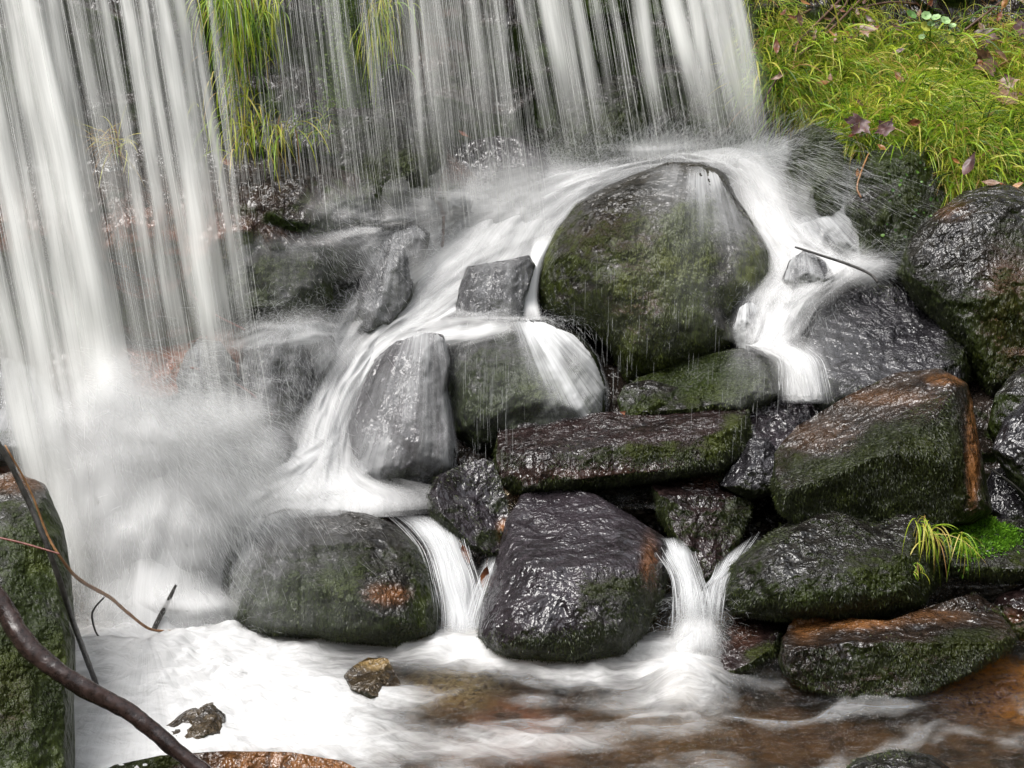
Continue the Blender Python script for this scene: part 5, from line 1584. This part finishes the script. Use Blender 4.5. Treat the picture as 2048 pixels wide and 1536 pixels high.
# yellowing round leaved plant on the bank
t = bpy.data.objects.new('leafy_plant', None); C.objects.link(t)
c = P(np.array([1850.]), np.array([60.]), np.array([on_bank(1850, 60)]))[0]
t.location = c
tag(t, 'small plant with pale round scalloped leaves on top of the bank', 'plant')
for i, (du, dv, s, col) in enumerate([(-28, -30, .030, 'green'), (2, -28, .026, 'pale'), (22, -24, .026, 'pale'), (40, -18, .028, 'pale'), (0, -6, .030, 'yellow'), (55, -8, .02, 'pale'), (12, -12, .02, 'pale'), (50, 20, .024, 'yellow'), (70, 40, .022, 'yellow'), (-6, 14, .018, 'pale')]):
    key = 'lp_' + col
    if key not in M:
        M[key] = plain_mat('plant_leaf_' + col, *{'green': ((.05, .12, .02), (.09, .2, .04)), 'pale': ((.16, .30, .10), (.30, .45, .18)), 'yellow': ((.35, .38, .05), (.55, .55, .10))}[col], 60, .5, .3)
    kk = np.arange(22) / 22 * 2 * np.pi
    ringr = 1 + .06 * np.cos(7 * kk)
    e = np.array(Matrix.Rotation(R(40 + 15 * math.sin(i * 2.1)), 3, 'X') @ Matrix.Rotation(R(20 * math.cos(i * 1.7)), 3, 'Y'))
    pts_ = [np.stack([s * f * ringr * np.cos(kk), s * f * ringr * np.sin(kk), s * (.25 * f * f + .03 * np.cos(7 * kk) * f)], 1) for f in (.05, .5, 1.0)]
    cc = P(np.array([1850. + du]), np.array([60. + dv]), np.array([on_bank(1850, 60) - .10]))[0]
    mesh_obj('leaf', np.concatenate(pts_) @ e.T + cc, [grid_faces(3, 22, wrap=True), np.arange(22)[None]], M[key], t)
    V, F = tube([c + np.array([0, .05, -.03]), (c + cc) / 2 + np.array([0, 0, .01]), cc], [.0015, .0013, .001], 10, 5)
    mesh_obj('stem', V, F, M[key], t)

# ------------------------------------------------------------------ branches and twigs
M['bark'] = plain_mat('wet_dark_bark', (.012, .007, .006), (.05, .030, .026), 45, .22, .5, (1, 1, 1), .006)
M['bark_grey'] = plain_mat('wet_grey_bark', (.015, .014, .013), (.07, .065, .06), 60, .35, .6, (1, 1, 1), .006)
M['bark_tan'] = plain_mat('peeled_tan_wood', (.16, .07, .03), (.36, .19, .08), 60, .4, .4)
M['twig'] = plain_mat('twig_brown', (.06, .03, .02), (.16, .09, .06), 60, .5, .4)
M['twig_red'] = plain_mat('twig_red', (.12, .03, .025), (.22, .08, .06), 60, .45, .4)


def stick(label, pts, Ys, rpx, mat, name='branch', cat='branch', group=None, sides=10, n=60, rough=.12):
    pts = np.asarray(pts, float)
    w = P(pts[:, 0], pts[:, 1], np.asarray(Ys, float))
    rad = np.asarray(rpx, float) * np.asarray(Ys, float) * .000357
    V, F = tube(w, rad, n, sides, rough)
    o = mesh_obj(name, V, F, M[mat])
    tag(o, label, cat, group)
    return o


b1 = stick('thick curved dark brown branch lying across the lower left corner', [(-80, 1090), (0, 1205), (55, 1290), (150, 1365), (260, 1425), (340, 1490), (430, 1560), (500, 1620)], [4.05, 3.98, 3.9, 3.85, 3.84, 3.8, 3.75, 3.7], [21, 22, 23, 20, 20, 18, 17, 15], 'bark', rough=.2, sides=18, n=160)
b2 = stick('straight blackish stick leaning against the left edge boulder', [(-40, 830), (10, 910), (60, 1010), (105, 1120), (145, 1240), (196, 1378)], [4.2, 4.19, 4.16, 4.1, 4.15, 4.48], [5, 5.5, 6, 6.5, 6.5, 6], 'bark_grey', rough=.15, n=70)
stick('slender tan and black branch running along the leaning stick into the fall', [(10, 890), (60, 980), (95, 1070), (125, 1120), (160, 1160), (220, 1195), (255, 1225), (300, 1258), (345, 1262)], [4.12, 4.11, 4.08, 4.06, 4.15, 4.4, 4.58, 4.7, 4.76], [2, 2.2, 2.5, 3, 4, 4, 3.5, 3, 2], 'bark_tan', rough=.2)
T = 'twigs at the left waterfall'
stick('thin reddish twig crossing the leaning stick', [(-20, 1072), (40, 1085), (120, 1108)], [4.06, 4.04, 4.02], [2.5, 2.5, 2], 'twig_red', 'twig', 'twig', T, 6)
stick('broken grey stick standing in the foam at the foot of the left waterfall', [(352, 1170), (330, 1215), (312, 1250), (292, 1300)], [4.85, 4.84, 4.83, 4.82], [3, 6, 6, 5], 'bark_grey', 'twig', 'twig', T, 7)
stick('small hooked dark twig beside the left edge boulder', [(208, 1195), (190, 1215), (184, 1235), (195, 1270), (215, 1275)], [4.7, 4.7, 4.7, 4.7, 4.7], [2, 2.4, 2.4, 2, 1.5], 'bark_grey', 'twig', 'twig', T, 6)
stick('grey leaning stick in the foam below the right boulder', [(1590, 494), (1640, 510), (1700, 530), (1740, 548), (1756, 565)], [6.42, 6.38, 6.33, 6.29, 6.26], [2, 2.8, 3, 3, 3], 'bark_grey', 'branch', 'branch', None, 8)
stick('small hooked twig rising out of the spray in the centre', [(868, 402), (880, 410), (887, 435), (886, 470), (884, 500)], [6.6, 6.6, 6.6, 6.6, 6.6], [2, 2.6, 2.8, 3, 3], 'twig', 'twig', 'twig', None, 7)
stick('short pale stick leaning on the small angular brown stone', [(728, 1332), (750, 1355), (772, 1378)], [4.62, 4.6, 4.58], [4, 5, 4], 'bark_grey', 'twig', 'twig', None, 8, 24)
stick('thin pale root hanging at the right edge below the dark stones', [(1972, 932), (2000, 950), (2030, 972), (2060, 1000)], [5.2, 5.2, 5.2, 5.2], [2, 2.3, 2.3, 2], 'bark_grey', 'twig', 'twig', None, 6, 24)
for i, (lab, pts, col) in enumerate([
        ('red twig on the face behind the left waterfall streams', [(75, 570), (110, 590), (150, 615)], 'twig_red'),
        ('thin red twig crossing from the left waterfall to the rounded rock', [(375, 580), (410, 615), (440, 635), (490, 660)], 'twig_red'),
        ('long faint red twig below the dark round rock', [(380, 735), (430, 748), (500, 785), (545, 830)], 'twig_red'),
        ('dark curved twig on the rock beneath the left waterfall', [(290, 680), (310, 683), (332, 676)], 'bark_grey')]):
    pts = np.array(pts, float)
    stick(lab, pts, base_y(pts[:, 0], pts[:, 1]) - .2, [2.2] * len(pts), col, 'twig', 'twig', 'twigs behind the left waterfall', 6, 24)
tw = [[(1585, 95), (1640, 40), (1690, -10)], [(1600, 110), (1660, 60), (1720, 0)], [(1650, 60), (1690, 10), (1700, -20)], [(1575, 40), (1620, 20), (1660, -10)], [(1700, 20), (1780, 5), (1850, 10)], [(1930, 60), (1975, 25), (2000, 5)], [(1955, 165), (2010, 125), (2060, 110)], [(1990, 80), (2048, 100), (2090, 105)], [(1510, 240), (1540, 180), (1570, 130)]]
tl = ['brown twig sloping up to the top edge left of the bank', 'longer twig just below the sloping brown one', 'short upright twig at the top of the bank', 'thin twig lying at the top left of the bank', 'thin twig lying level along the top edge of the bank', 'short twig by the hanging maple leaf', 'orange stem crossing the tan maple leaves', 'yellowish stem in the upper right corner', 'dark bent stalk at the left edge of the bank by the waterfall']
for i, (pts, lab) in enumerate(zip(tw, tl)):
    pts = np.array(pts, float)
    stick(lab, pts, bank_y(pts[:, 0], pts[:, 1]) - .12, [2.5] * 3, 'bark_tan' if i in (6, 7) else 'twig', 'twig', 'twig', 'twigs on the grassy bank', 6, 24)
pts = np.array([(1738, 305), (1722, 345), (1714, 375), (1722, 395)], float)
stick('thin bent straw hanging over the black mossy rock', pts, ROCKS['R34'].y(pts[:, 0], pts[:, 1]) - .05, [1.8] * 4, 'bark_tan', 'twig', 'twig', None, 6, 24)
